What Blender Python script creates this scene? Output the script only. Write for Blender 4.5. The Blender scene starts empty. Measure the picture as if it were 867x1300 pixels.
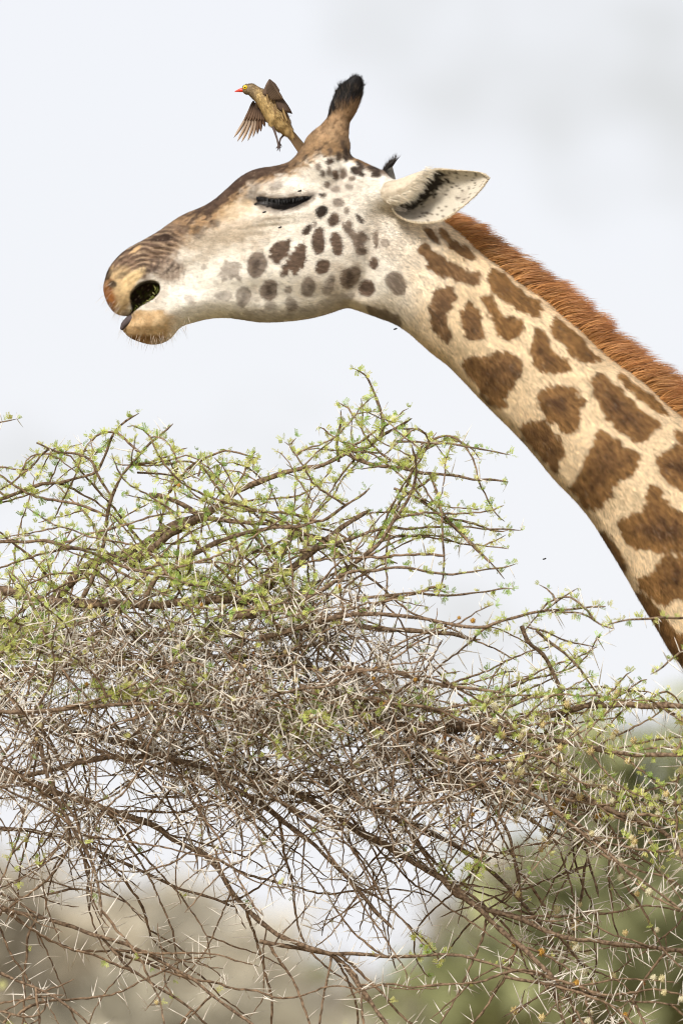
import bpy, math, random
import numpy as np
from mathutils import Vector, Matrix

rng = np.random.default_rng(7)
random.seed(7)
sc = bpy.context.scene
col = sc.collection

# ------------------------------------------------------------------ camera
PXS = 0.0018                       # metres per photograph pixel at the giraffe
DIST = 25.0
FPX = DIST / PXS
ZC = 3.65
CAM = np.array([0.0, -DIST, 2.3])
FWD = np.array([0.0, DIST, ZC - CAM[2]]); FWD /= np.linalg.norm(FWD)
RGT = np.array([1.0, 0, 0]); UPV = np.cross(RGT, FWD)
cam_d = bpy.data.cameras.new('camera')
cam = bpy.data.objects.new('camera', cam_d); col.objects.link(cam)
cam.location = CAM
cam.rotation_euler = Vector(FWD).to_track_quat('-Z', 'Y').to_euler()
cam_d.sensor_fit = 'VERTICAL'; cam_d.sensor_height = 36.0
cam_d.lens = FPX / 1300 * 36.0
cam_d.clip_end = 6000
cam_d.dof.use_dof = True
cam_d.dof.focus_distance = DIST - 0.12
cam_d.dof.aperture_fstop = 4.2
sc.camera = cam

# ------------------------------------------------------------------ world, sun, exposure
SUN_AZ, SUN_EL = math.radians(204), math.radians(41)   # direction the light comes from (azimuth from +y clockwise)
world = bpy.data.worlds.new('World'); sc.world = world; world.use_nodes = True
nt = world.node_tree; nt.nodes.clear()
N = nt.nodes.new; L = nt.links.new
out = N('ShaderNodeOutputWorld')
sky = N('ShaderNodeTexSky'); sky.sky_type = 'NISHITA'; sky.sun_disc = False
sky.sun_elevation = SUN_EL; sky.sun_rotation = SUN_AZ
bg1 = N('ShaderNodeBackground'); bg1.inputs['Strength'].default_value = 0.055
L(sky.outputs[0], bg1.inputs['Color'])
tc = N('ShaderNodeTexCoord')
mp = N('ShaderNodeMapping'); mp.inputs['Location'].default_value = (1.11, 0.33, 0.06); mp.inputs['Scale'].default_value = (1, 1, 1.6)
L(tc.outputs['Generated'], mp.inputs['Vector'])
nz = N('ShaderNodeTexNoise'); nz.inputs['Scale'].default_value = 22; nz.inputs['Detail'].default_value = 4; nz.inputs['Roughness'].default_value = 0.5
L(mp.outputs[0], nz.inputs['Vector'])
rp = N('ShaderNodeValToRGB')
rp.color_ramp.elements[0].position = 0.26; rp.color_ramp.elements[0].color = (0.60, 0.60, 0.585, 1)
rp.color_ramp.elements[1].position = 0.43; rp.color_ramp.elements[1].color = (0.868, 0.876, 0.92, 1)
L(nz.outputs['Fac'], rp.inputs['Fac'])
bg2 = N('ShaderNodeBackground'); bg2.inputs['Strength'].default_value = 0.335
L(rp.outputs[0], bg2.inputs['Color'])
mx = N('ShaderNodeMixShader'); mx.inputs[0].default_value = 0.95
L(bg1.outputs[0], mx.inputs[1]); L(bg2.outputs[0], mx.inputs[2]); L(mx.outputs[0], out.inputs['Surface'])
sl = bpy.data.lights.new('sun', 'SUN'); sl.energy = 1.5; sl.angle = math.radians(14); sl.color = (1.0, 0.955, 0.88)
sun = bpy.data.objects.new('sun', sl); col.objects.link(sun); sun.location = (0, 0, 30)
sd = Vector((math.sin(SUN_AZ) * math.cos(SUN_EL), math.cos(SUN_AZ) * math.cos(SUN_EL), math.sin(SUN_EL)))
sun.rotation_euler = sd.to_track_quat('Z', 'Y').to_euler()
vs = sc.view_settings
vs.view_transform = 'Standard'; vs.look = 'None'; vs.exposure = 1.62; vs.gamma = 1.0; vs.use_curve_mapping = False
sc.cycles.use_denoising = True; sc.cycles.pixel_filter_type = 'BLACKMAN_HARRIS'; sc.cycles.filter_width = 1.05
sc.cycles.max_bounces = 6; sc.cycles.transparent_max_bounces = 6

# ------------------------------------------------------------------ helpers
def wp(u, v, y=0.0):
    """photograph pixel + depth (metres, away from the camera) -> world"""
    u = np.asarray(u, float); v = np.asarray(v, float); y = np.asarray(y, float) + 0 * u
    d = FWD[None, :] + ((u.ravel() - 433.5) / FPX)[:, None] * RGT + ((650 - v.ravel()) / FPX)[:, None] * UPV
    t = (y.ravel() - CAM[1]) / d[:, 1]
    return CAM[None, :] + d * t[:, None]
def lin(r, g, b):
    c = np.array([r, g, b], float) / 255
    return np.where(c <= 0.04045, c / 12.92, ((c + 0.055) / 1.055) ** 2.4)
def sstep(a, b, x):
    t = np.clip((x - a) / (b - a), 0, 1); return t * t * (3 - 2 * t)
def norm(a):
    return a / np.maximum(np.linalg.norm(a, axis=-1, keepdims=True), 1e-9)
def mesh_from(name, V, F, mat=None, colr=None, smooth=True, normals=None):
    """F: int array (n,3) or (n,4)"""
    m = bpy.data.meshes.new(name)
    F = np.asarray(F, np.int32); n, k = F.shape
    m.vertices.add(len(V)); m.vertices.foreach_set('co', np.asarray(V, np.float32).ravel())
    m.loops.add(n * k); m.loops.foreach_set('vertex_index', F.ravel())
    m.polygons.add(n); m.polygons.foreach_set('loop_start', np.arange(0, n * k, k, dtype=np.int32))
    m.update(calc_edges=True)
    m.polygons.foreach_set('use_smooth', np.full(n, smooth))
    if colr is not None:
        a = m.color_attributes.new('Col', 'FLOAT_COLOR', 'POINT')
        c = np.ones((len(V), 4), np.float32); c[:, :3] = colr; a.data.foreach_set('color', c.ravel())
    if normals is not None:
        m.normals_split_custom_set_from_vertices(np.asarray(normals, np.float32).tolist())
    if mat: m.materials.append(mat)
    m.update()
    return m
def link(name, mesh, parent=None, **props):
    o = bpy.data.objects.new(name, mesh); col.objects.link(o)
    if parent is not None:
        o.parent = parent
        o.matrix_parent_inverse = parent.matrix_world.inverted() if parent.type != 'EMPTY' else Matrix.Translation(-parent.location)
    for k, v in props.items(): o[k] = v
    return o
def empty(name, loc, **props):
    o = bpy.data.objects.new(name, None); col.objects.link(o); o.location = loc; o.empty_display_size = 0.1
    for k, v in props.items(): o[k] = v
    return o
class Bag:
    """collects vertex/face arrays of triangles or quads (quads kept as quads, triangles padded by split)"""
    def __init__(s): s.V = []; s.F = []; s.C = []; s.n = 0
    def add(s, V, F, c=None):
        s.V.append(V); s.F.append(np.asarray(F) + s.n); s.n += len(V)
        if c is not None: s.C.append(np.broadcast_to(np.asarray(c, float), (len(V), 3)))
    def mesh(s, name, mat, smooth=True):
        return mesh_from(name, np.concatenate(s.V), np.concatenate(s.F), mat, np.concatenate(s.C) if s.C else None, smooth)

# value noise in 2D / 3D for painting and shaping
_NT = rng.random((64, 64, 64)).astype(np.float32)
def vnoise(x, y, z=0.0):
    x = np.asarray(x, float); y = np.asarray(y, float) + 0 * x; z = np.asarray(z, float) + 0 * x
    xi = np.floor(x).astype(int); yi = np.floor(y).astype(int); zi = np.floor(z).astype(int)
    fx = x - xi; fy = y - yi; fz = z - zi
    fx = fx * fx * (3 - 2 * fx); fy = fy * fy * (3 - 2 * fy); fz = fz * fz * (3 - 2 * fz)
    r = 0
    for a in (0, 1):
        for b in (0, 1):
            for c in (0, 1):
                w = (fx if a else 1 - fx) * (fy if b else 1 - fy) * (fz if c else 1 - fz)
                r = r + w * _NT[(xi + a) & 63, (yi + b) & 63, (zi + c) & 63]
    return r * 2 - 1
def fbm(x, y, z=0.0, o=3):
    r = 0; a = 1.0
    for i in range(o):
        r = r + a * vnoise(x * 2 ** i + 7.3 * i, y * 2 ** i + 3.1 * i, z * 2 ** i); a *= 0.5
    return r
def sdpoly(px, py, poly):
    """signed distance, positive inside"""
    poly = np.asarray(poly, float); a = poly; b = np.roll(poly, -1, 0)
    d = np.full(px.shape, 1e9); ins = np.zeros(px.shape, bool)
    for (ax, ay), (bx, by) in zip(a, b):
        ex, ey = bx - ax, by - ay; wx, wy = px - ax, py - ay
        t = np.clip((wx * ex + wy * ey) / (ex * ex + ey * ey + 1e-9), 0, 1)
        d = np.minimum(d, (wx - ex * t) ** 2 + (wy - ey * t) ** 2)
        c = (ay > py) != (by > py)
        if abs(by - ay) > 1e-9:
            ins ^= c & (px < (bx - ax) * (py - ay) / (by - ay) + ax)
    d = np.sqrt(d); return np.where(ins, d, -d)
def chaikin(p, n=2, closed=True):
    p = np.asarray(p, float)
    for _ in range(n):
        if closed:
            q = np.roll(p, -1, 0); p = np.stack([p * .75 + q * .25, p * .25 + q * .75], 1).reshape(-1, p.shape[1])
        else:
            a, q = p[:-1], p[1:]
            p = np.concatenate([p[:1], np.stack([a * .75 + q * .25, a * .25 + q * .75], 1).reshape(-1, p.shape[1]), p[-1:]])
    return p

def surface_nets(f):
    """f: 3-D array, negative inside -> vertices in index space, quads"""
    s = f < 0
    nx, ny, nz_ = f.shape
    cnt = np.zeros((nx - 1, ny - 1, nz_ - 1), np.int8)
    for a in (0, 1):
        for b in (0, 1):
            for c in (0, 1):
                cnt += s[a:nx - 1 + a, b:ny - 1 + b, c:nz_ - 1 + c]
    act = np.argwhere((cnt > 0) & (cnt < 8))
    ids = np.full(cnt.shape, -1, np.int32); ids[tuple(act.T)] = np.arange(len(act))
    corners = [(a, b, c) for a in (0, 1) for b in (0, 1) for c in (0, 1)]
    val = {k: f[act[:, 0] + k[0], act[:, 1] + k[1], act[:, 2] + k[2]].astype(float) for k in corners}
    acc = np.zeros((len(act), 3)); n = np.zeros(len(act))
    for i, p in enumerate(corners):
        for q in corners[i + 1:]:
            if sum(abs(x - y) for x, y in zip(p, q)) != 1: continue
            v0, v1 = val[p], val[q]; m = (v0 < 0) != (v1 < 0)
            t = np.where(m, v0 / np.where(m, v0 - v1, 1), 0)
            pt = np.array(p)[None] + t[:, None] * (np.array(q) - np.array(p))[None]
            acc += np.where(m[:, None], pt, 0); n += m
    V = act + acc / n[:, None]
    Q = []
    for ax in range(3):
        o = [0, 1, 2]; o.remove(ax); b, c = o
        sl0 = [slice(None)] * 3; sl1 = [slice(None)] * 3
        sl0[ax] = slice(0, -1); sl1[ax] = slice(1, None)
        ch = s[tuple(sl0)] != s[tuple(sl1)]
        e = np.argwhere(ch)
        e = e[(e[:, b] > 0) & (e[:, c] > 0) & (e[:, b] < f.shape[b] - 1) & (e[:, c] < f.shape[c] - 1)]
        def cell(db, dc):
            k = e.copy(); k[:, b] -= db; k[:, c] -= dc; return ids[k[:, 0], k[:, 1], k[:, 2]]
        q = np.stack([cell(0, 0), cell(1, 0), cell(1, 1), cell(0, 1)], 1)
        inside_first = s[e[:, 0], e[:, 1], e[:, 2]]
        flip = inside_first if ax != 1 else ~inside_first
        q[flip] = q[flip][:, ::-1]
        Q.append(q)
    return V, np.concatenate(Q)
def orient(V, F):
    T = F[:, :3]; a, b, c = V[T[:, 0]], V[T[:, 1]], V[T[:, 2]]
    vol = np.einsum('ij,ij->i', a - V.mean(0), np.cross(b - V.mean(0), c - V.mean(0))).sum()
    return F if vol > 0 else F[:, ::-1].copy()
def vnormals(V, F):
    n = np.zeros_like(V)
    fn = np.cross(V[F[:, 2]] - V[F[:, 0]], V[F[:, -1]] - V[F[:, 1]])
    for k in range(F.shape[1]): np.add.at(n, F[:, k], fn)
    return norm(n)
def smooth_v(V, F, it=1, w=0.5):
    for _ in range(it):
        acc = np.zeros_like(V); n = np.zeros(len(V))
        for k in range(F.shape[1]):
            a, b = F[:, k], F[:, (k + 1) % F.shape[1]]
            np.add.at(acc, a, V[b]); np.add.at(acc, b, V[a]); np.add.at(n, a, 1); np.add.at(n, b, 1)
        V = V * (1 - w) + w * acc / np.maximum(n, 1)[:, None]
    return V
def chain_sdf(P, pts, ysc=1.0):
    """P: tuple of broadcast arrays u,v,y ; pts: list of (u,v,y,r)"""
    d = None
    for (a, b) in zip(pts[:-1], pts[1:]):
        a = np.array(a, float); b = np.array(b, float); e = b[:3] - a[:3]
        w = [P[i] - a[i] for i in range(3)]
        t = np.clip((w[0] * e[0] + w[1] * e[1] + w[2] * e[2]) / (e @ e + 1e-9), 0, 1)
        q = np.sqrt((w[0] - e[0] * t) ** 2 + (w[1] - e[1] * t) ** 2 + ((w[2] - e[2] * t) * ysc) ** 2) - (a[3] + (b[3] - a[3]) * t)
        d = q if d is None else np.minimum(d, q)
    return d.astype(np.float32)
def smin(a, b, k):
    h = np.clip(0.5 + 0.5 * (b - a) / k, 0, 1)
    return (b * (1 - h) + a * h - k * h * (1 - h)).astype(np.float32)

# ------------------------------------------------------------------ materials
def mat(name, rough=0.8, spec=0.25):
    m = bpy.data.materials.new(name); m.use_nodes = True
    b = m.node_tree.nodes['Principled BSDF']; b.inputs['Roughness'].default_value = rough
    b.inputs['Specular IOR Level'].default_value = spec
    return m, m.node_tree, b
def mat_attr(name, rough=0.75, spec=0.2, amp=0.25, scale=700, bump=0.0, bscale=900, trans=0.0):
    m, t, b = mat(name, rough, spec)
    at = t.nodes.new('ShaderNodeAttribute'); at.attribute_name = 'Col'
    co = t.nodes.new('ShaderNodeTexCoord')
    n = t.nodes.new('ShaderNodeTexNoise'); n.inputs['Scale'].default_value = scale; n.inputs['Detail'].default_value = 3
    t.links.new(co.outputs['Object'], n.inputs['Vector'])
    mr = t.nodes.new('ShaderNodeMapRange'); mr.inputs['From Min'].default_value = 0.25; mr.inputs['From Max'].default_value = 0.75
    mr.inputs['To Min'].default_value = 1 - amp; mr.inputs['To Max'].default_value = 1 + amp
    t.links.new(n.outputs['Fac'], mr.inputs['Value'])
    mu = t.nodes.new('ShaderNodeVectorMath'); mu.operation = 'SCALE'
    t.links.new(at.outputs['Color'], mu.inputs[0]); t.links.new(mr.outputs[0], mu.inputs['Scale'])
    t.links.new(mu.outputs[0], b.inputs['Base Color'])
    if bump:
        n2 = t.nodes.new('ShaderNodeTexNoise'); n2.inputs['Scale'].default_value = bscale; n2.inputs['Detail'].default_value = 3
        t.links.new(co.outputs['Object'], n2.inputs['Vector'])
        bp = t.nodes.new('ShaderNodeBump'); bp.inputs['Strength'].default_value = bump; bp.inputs['Distance'].default_value = 0.002
        t.links.new(n2.outputs['Fac'], bp.inputs['Height']); t.links.new(bp.outputs[0], b.inputs['Normal'])
    if trans:
        o = t.nodes['Material Output']; tr = t.nodes.new('ShaderNodeBsdfTranslucent'); ms = t.nodes.new('ShaderNodeMixShader')
        ms.inputs[0].default_value = trans
        t.links.new(mu.outputs[0], tr.inputs['Color']); t.links.new(b.outputs[0], ms.inputs[1]); t.links.new(tr.outputs[0], ms.inputs[2])
        t.links.new(ms.outputs[0], o.inputs['Surface'])
    return m
def mat_noise(name, c1, c2, scale, rough=0.85, spec=0.2, bump=0.0, stretch=(1, 1, 1), trans=0.0):
    m, t, b = mat(name, rough, spec)
    co = t.nodes.new('ShaderNodeTexCoord'); mp_ = t.nodes.new('ShaderNodeMapping'); mp_.inputs['Scale'].default_value = stretch
    ge = t.nodes.new('ShaderNodeNewGeometry')
    t.links.new(ge.outputs['Position'], mp_.inputs['Vector'])
    n = t.nodes.new('ShaderNodeTexNoise'); n.inputs['Scale'].default_value = scale; n.inputs['Detail'].default_value = 4
    t.links.new(mp_.outputs[0], n.inputs['Vector'])
    r = t.nodes.new('ShaderNodeValToRGB')
    r.color_ramp.elements[0].position = 0.33; r.color_ramp.elements[0].color = (*c1, 1)
    r.color_ramp.elements[1].position = 0.67; r.color_ramp.elements[1].color = (*c2, 1)
    t.links.new(n.outputs['Fac'], r.inputs['Fac']); t.links.new(r.outputs[0], b.inputs['Base Color'])
    if bump:
        bp = t.nodes.new('ShaderNodeBump'); bp.inputs['Strength'].default_value = bump; bp.inputs['Distance'].default_value = 0.003
        t.links.new(n.outputs['Fac'], bp.inputs['Height']); t.links.new(bp.outputs[0], b.inputs['Normal'])
    if trans:
        o = t.nodes['Material Output']; tr = t.nodes.new('ShaderNodeBsdfTranslucent'); ms = t.nodes.new('ShaderNodeMixShader')
        ms.inputs[0].default_value = trans
        t.links.new(r.outputs[0], tr.inputs['Color']); t.links.new(b.outputs[0], ms.inputs[1]); t.links.new(tr.outputs[0], ms.inputs[2])
        t.links.new(ms.outputs[0], o.inputs['Surface'])
    return m
M_COAT = mat_attr('giraffe_coat', 0.8, 0.15, 0.12, 500, 0.5, 700)
M_FUR = mat_attr('giraffe_fur', 0.7, 0.2, 0.1, 900)
M_MANE = mat_attr('mane_hair', 0.5, 0.3, 0.2, 500, trans=0.25)
M_EYE, _, _b = mat('eye_gloss', 0.4, 0.2); _b.inputs['Base Color'].default_value = (0.012, 0.008, 0.006, 1)
M_BIRD = mat_attr('bird_plumage', 0.7, 0.2, 0.18, 600, 0.4, 900)
M_FEATHER = mat_attr('feather', 0.6, 0.2, 0.2, 800, trans=0.3)
M_BEAK, _, _b = mat('beak_red', 0.35, 0.4); _b.inputs['Base Color'].default_value = (0.72, 0.045, 0.02, 1)
M_RING, _, _b = mat('eye_ring_yellow', 0.4, 0.4); _b.inputs['Base Color'].default_value = (0.75, 0.50, 0.01, 1)
M_BARK = mat_noise('acacia_bark', (0.055, 0.034, 0.020), (0.26, 0.178, 0.115), 130, 0.85, 0.2, 0.7)
M_TWIG = mat_noise('acacia_twig', (0.07, 0.043, 0.025), (0.27, 0.18, 0.112), 90, 0.8, 0.2)
M_THORN = mat_noise('thorn_ivory', (0.58, 0.51, 0.42), (0.86, 0.80, 0.71), 25, 0.55, 0.35)
M_LEAF = mat_attr('acacia_leaf', 0.55, 0.3, 0.2, 300, trans=0.5)
M_FLOWER = mat_attr('flower_puff', 0.8, 0.15, 0.2, 300, trans=0.25)
M_GROUND = mat_noise('dry_ground', (0.16, 0.12, 0.07), (0.30, 0.25, 0.14), 0.8)
M_FARLEAF = mat_attr('far_foliage', 0.7, 0.2, 0.3, 2.0, trans=0.25)
M_FARBARK = mat_noise('far_bark', (0.10, 0.08, 0.06), (0.22, 0.18, 0.14), 6)
M_FLY, _, _b = mat('fly_black', 0.4, 0.4); _b.inputs['Base Color'].default_value = (0.015, 0.014, 0.013, 1)

# ------------------------------------------------------------------ ground
G = 3000
g = np.array([[-G, -200, 0], [G, -200, 0], [G, 2 * G, 0], [-G, 2 * G, 0]], float)
link('ground', mesh_from('ground', g, [[0, 1, 2, 3]], M_GROUND, smooth=False), kind='structure')

# ================================================================== GIRAFFE
def crop(o, k, pts): return [(o[0] + x / k, o[1] + y / k) for x, y in pts]
CA = lambda p: crop((110, 180), 2.709, p)
CB = lambda p: crop((400, 180), 3.335, p)
CD = lambda p: crop((500, 380), 2.362, p)
CE = lambda p: crop((560, 260), 2.824, p)
CI = lambda p: crop((310, 200), 6.193, p)
CJ = lambda p: crop((120, 290), 6.193, p)

OUT = [(132, 372), (131.5, 364), (132.9, 357), (137, 343), (145, 331), (158, 318.4), (169, 312), (185.7, 303), (202, 293.7), (212, 286),
       (232, 272.5), (257, 263), (272, 254), (287, 241), (302, 226.5), (317, 217.5), (331, 213.2), (350, 211.2), (368, 205.8), (384, 199),
       (400, 191), (420, 190), (440, 196), (453, 204), (466, 213), (483, 220), (500, 235), (530, 258), (570, 285), (590, 300), (611, 322),
       (636, 339), (664, 363), (692, 379), (708, 396), (735, 417), (763, 446), (785, 463), (813, 482), (848, 516), (872, 534), (930, 590),
       (1000, 668), (1060, 745), (985, 1040), (915, 940), (885, 880), (864, 843), (851, 829), (834.5, 799), (813, 765), (792, 727), (771, 693),
       (750, 659), (729, 634), (703, 608.6), (678, 577), (652, 548), (627, 524), (602, 498.5), (580, 475), (568, 463), (550, 450), (535, 437),
       (520, 423), (502, 411), (480, 403), (460, 396), (445, 391), (438, 390.5), (418, 398), (400, 403), (390, 405), (368, 408), (331, 409.6), (309, 406),
       (287, 403), (265, 404.4), (247, 409), (233, 413), (226, 418), (220, 427), (210, 434.7), (195, 438), (180, 435), (165, 429), (158, 422),
       (153.5, 416), (155.5, 410), (162, 403.5), (164, 401.5), (160, 401), (153, 400.5), (147, 398), (141, 392), (136, 384)]
MOUTH = CJ([(255, 700), (292, 670), (300, 640), (288, 590), (285, 530), (305, 495), (350, 455), (400, 430), (460, 425), (505, 440), (522, 475),
            (515, 510), (495, 545), (450, 580), (390, 610), (330, 650), (280, 690), (250, 715), (190, 735), (185, 715)])
EYE = CI([(100, 335), (150, 338), (220, 358), (300, 356), (400, 346), (480, 336), (540, 336), (490, 366), (425, 400), (350, 434), (300, 443),
          (230, 428), (170, 406), (122, 386)])

GS = 2.0
U0, U1, V0, V1, Y1 = 116, 1016, 84, 1000, 108
gu = np.arange(U0, U1, GS); gv = np.arange(V0, V1, GS); gy = np.arange(-Y1, Y1 + 0.1, GS)
UU, VV = np.meshgrid(gu, gv, indexing='ij')
outp = chaikin(OUT, 1)
D2 = sdpoly(UU, VV, outp)
ins = D2 > 0
def jac(phi, m, n, rhs):
    for _ in range(n):
        p = phi
        phi = 0.25 * (np.roll(p, 1, 0) + np.roll(p, -1, 0) + np.roll(p, 1, 1) + np.roll(p, -1, 1) + rhs)
        phi *= m
    return phi
mc = ins[::4, ::4]
pc = jac(np.zeros(mc.shape), mc, 900, 16 * GS * GS)
up = np.repeat(np.repeat(pc, 4, 0), 4, 1)[:ins.shape[0], :ins.shape[1]]
phi = jac(up, ins, 350, GS * GS)
def blur(a, n):
    for _ in range(n):
        a = (np.roll(a, 1, 0) + np.roll(a, -1, 0) + 2 * a) / 4
        a = (np.roll(a, 1, 1) + np.roll(a, -1, 1) + 2 * a) / 4
    return a
w = (D2 > 7).astype(float); q = np.where(w > 0, phi / np.maximum(D2, 1), 0)
wb, qb = w.copy(), q.copy()
for _ in range(14):
    qb, wb = blur(qb, 3), blur(wb, 3)
    qb = np.where(w > 0, q, qb / np.maximum(wb, 1e-6)); wb = np.where(w > 0, 1.0, (wb > 1e-4).astype(float))
qb = np.where(qb <= 0, 20, qb)
t = sstep(5, 11, D2)
phis = np.where(D2 > 0, t * phi + (1 - t) * qb * np.maximum(D2, 0), 0)
ku = np.interp(UU.ravel(), [130, 200, 270, 360, 440, 540, 700, 1000], [.60, .60, .58, .64, .66, .70, .70, .68]).reshape(UU.shape)
HH = ku * np.sqrt(2 * phis)
fl_w = sstep(380, 600, UU); fl_e = .86 - .18 * fl_w
HH = np.where(HH > 0, np.maximum(HH, 1e-3) ** fl_e * (58 + 8 * fl_w + .05 * np.maximum(UU - 600, 0)) ** (1 - fl_e), 0)
def gb(u, v, su, sv, ang=0):
    c, s_ = math.cos(math.radians(ang)), math.sin(math.radians(ang))
    x = (UU - u) * c + (VV - v) * s_; y = -(UU - u) * s_ + (VV - v) * c
    return np.exp(-0.5 * ((x / su) ** 2 + (y / sv) ** 2))
bump = 0
bump = bump + 10 * gb(352, 240, 34, 10, 4) + 4 * gb(352, 254, 30, 3.5, 2) + 5 * gb(350, 277, 32, 7, -6) - 5 * gb(300, 262, 14, 12) - 6 * gb(322, 258, 9, 9)
bump = bump + 5 * gb(300, 290, 60, 9, -10) - 4 * gb(290, 322, 50, 16, -5) + 5 * gb(395, 330, 34, 42, 20) - 5 * gb(330, 375, 60, 10, 3)
bump = bump - 11 * gb(455, 372, 12, 24, 28) - 7 * gb(470, 320, 9, 28, 10) + 6 * gb(470, 262, 22, 16) - 5 * gb(425, 235, 24, 12)
bump = bump + 7 * gb(160, 372, 14, 22, 20) + 6 * gb(192, 418, 26, 12, 5) + 4 * gb(186, 345, 30, 10, -15) - 6 * gb(232, 360, 22, 26) + 4 * gb(225, 398, 20, 10, -20)
bump = bump - 5 * gb(255, 345, 30, 12, -12) + 3 * gb(260, 385, 40, 8)
bump = bump + 4 * gb(560, 420, 60, 12, 42) - 4 * gb(600, 400, 120, 9, 44) + 4 * gb(700, 520, 120, 16, 48) - 4 * gb(700, 590, 100, 9, 49)
bump = bump - 3 * gb(640, 420, 130, 12, 43)
rr = np.hypot(UU - 192, (VV - 392) * 1.0); wm = gb(182, 325, 40, 18, -30)
bump = bump + wm * 2.1 * np.sin(rr * .98 + 2.2 * fbm(UU / 18, VV / 10, 2.0, 2)) + 0.8 * gb(222, 352, 16, 14) * np.sin(UU * 0.9 + 1.5 * vnoise(UU / 9, VV / 9, 3))
bump = bump - 7 * gb(208, 305, 14, 3.2, -10) + 3 * gb(200, 313, 18, 4, -14)
for (lu, lv, su_, sv_, an) in [(345, 284, 30, 2.0, -5), (350, 291, 34, 2.2, -5), (350, 252, 26, 2.0, 3)]:
    bump = bump - 1.8 * gb(lu, lv, su_, sv_, an)
bump = bump + 0.7 * fbm(UU / 22, VV / 22, 1.0)
HH = np.maximum(HH + bump * sstep(2, 26, D2), 0)
H2 = np.where(D2 > 0, HH ** 2, 2 * qb * ku ** 2 * D2)
gH = np.hypot(*np.gradient(H2, GS))
Y3 = gy[None, None, :].astype(np.float32)
F3 = ((Y3 ** 2 - H2[:, :, None]) / (np.sqrt(4 * Y3 ** 2 + (gH ** 2)[:, :, None]) + 4)).astype(np.float32)
def sub(u0, u1, v0, v1):
    i0, i1 = int((u0 - U0) / GS), int((u1 - U0) / GS); j0, j1 = int((v0 - V0) / GS), int((v1 - V0) / GS)
    return (slice(i0, i1), slice(j0, j1)), (gu[i0:i1][:, None, None], gv[j0:j1][None, :, None], gy[None, None, :])
# horns: one each side
S, P = sub(360, 500, 90, 250)
for sg, du in ((-1, 0), (1, -5)):
    hc = chain_sdf(P, [(410 + du, 214, sg * 20, 36), (417 + du, 188, sg * 24, 27.5), (424 + du, 171, sg * 27, 19), (432 + du, 153, sg * 29, 13.2), (438.5 + du, 138, sg * 30, 15.6),
                       (444.5 + du, 121, sg * 31, 15), (450.5 + du, 110, sg * 31, 9)])
    F3[S] = smin(F3[S], hc, 12)
F3[S] = smin(F3[S], chain_sdf(P, [(452, 222, -34, 16), (478, 232, -40, 14)]), 14)
# ear roots
S, P = sub(420, 560, 190, 320)
F3[S] = smin(F3[S], chain_sdf(P, [(458, 248, -36, 24), (490, 250, -56, 19), (504, 250, -70, 15)]), 14)
F3[S] = smin(F3[S], chain_sdf(P, [(458, 244, 36, 24), (485, 236, 60, 16)]), 12)
# mouth and eye openings
S, P = sub(126, 240, 330, 450)
sm = sdpoly(UU[S], VV[S], chaikin(MOUTH, 1))[:, :, None]
F3[S] = np.maximum(F3[S], np.minimum(sm, np.abs(Y3) - 11)).astype(np.float32)
S, P = sub(310, 420, 230, 300)
se = sdpoly(UU[S], VV[S], chaikin(EYE, 1))[:, :, None]
F3[S] = np.maximum(F3[S], np.minimum(se, np.abs(Y3) - (HH[S][:, :, None] - 8))).astype(np.float32)
F3[0] = F3[-1] = 5; F3[:, 0] = 5; F3[:, -1] = 5; F3[:, :, 0] = 5; F3[:, :, -1] = 5
gV, gF = surface_nets(F3)
del F3
gV = np.stack([U0 + gV[:, 0] * GS, V0 + gV[:, 1] * GS, -Y1 + gV[:, 2] * GS], 1)
gV = smooth_v(gV, gF, 2, 0.4)
def g2w(p):
    a = wp(p[:, 0], p[:, 1], 0.0); a[:, 1] += p[:, 2] * PXS; return a

# ------------------------------------------------ coat colour painted in the animal's own side plane
WHITE = lin(230, 222, 209); CREAM = lin(234, 210, 174); BROWN = lin(140, 103, 61); DBROWN = lin(88, 61, 38); GBROWN = lin(104, 85, 71)
TAN = lin(196, 158, 112); ORANGE = lin(190, 132, 78); BLACK = lin(24, 20, 18); DGREY = lin(70, 58, 50)
cu = np.arange(100, 1030, 1.0); cv = np.arange(80, 1040, 1.0)
CU, CV = np.meshgrid(cu, cv, indexing='ij')
def mixc(img, c, a):
    a = np.clip(a, 0, 1)[..., None]; return img * (1 - a) + np.asarray(c) * a
def g2(u, v, su, sv, ang=0):
    c, s_ = math.cos(math.radians(ang)), math.sin(math.radians(ang))
    x = (CU - u) * c + (CV - v) * s_; y = -(CU - u) * s_ + (CV - v) * c
    return np.exp(-0.5 * ((x / su) ** 2 + (y / sv) ** 2))
nA = fbm(CU / 9, CV / 9, 2.0); nB = fbm(CU / 3.5, CV / 3.5, 5.0); nC = fbm(CU / 40, CV / 40, 9.0)
img = np.ones(CU.shape + (3,)) * WHITE
img = mixc(img, CREAM, sstep(455, 600, CU + 0.3 * (CV - 380) + 30 * nC))
img = mixc(img, lin(214, 190, 152) * .9, 0.5 * sstep(0.0, 0.8, nC) * sstep(520, 600, CU))
img = mixc(img, lin(203, 191, 176), 0.6 * sstep(.1, .9, nC + .4 * nA) * (CU < 520))
img = mixc(img, lin(184, 166, 144), 0.75 * sstep(.2, .9, g2(285, 298, 52, 22, -16) + .25 * nA + .15 * nC)); img = mixc(img, lin(196, 180, 160), .6 * sstep(.2, .9, g2(400, 360, 70, 30, -5) + .3 * nC + .2 * nA - .3)); img = mixc(img, lin(205, 186, 158), 0.3 * g2(300, 300, 40, 18, -14) + 0.6 * g2(470, 395, 40, 12, 12))
DT = sdpoly(CU[:, ::1], CV, outp)
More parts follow.
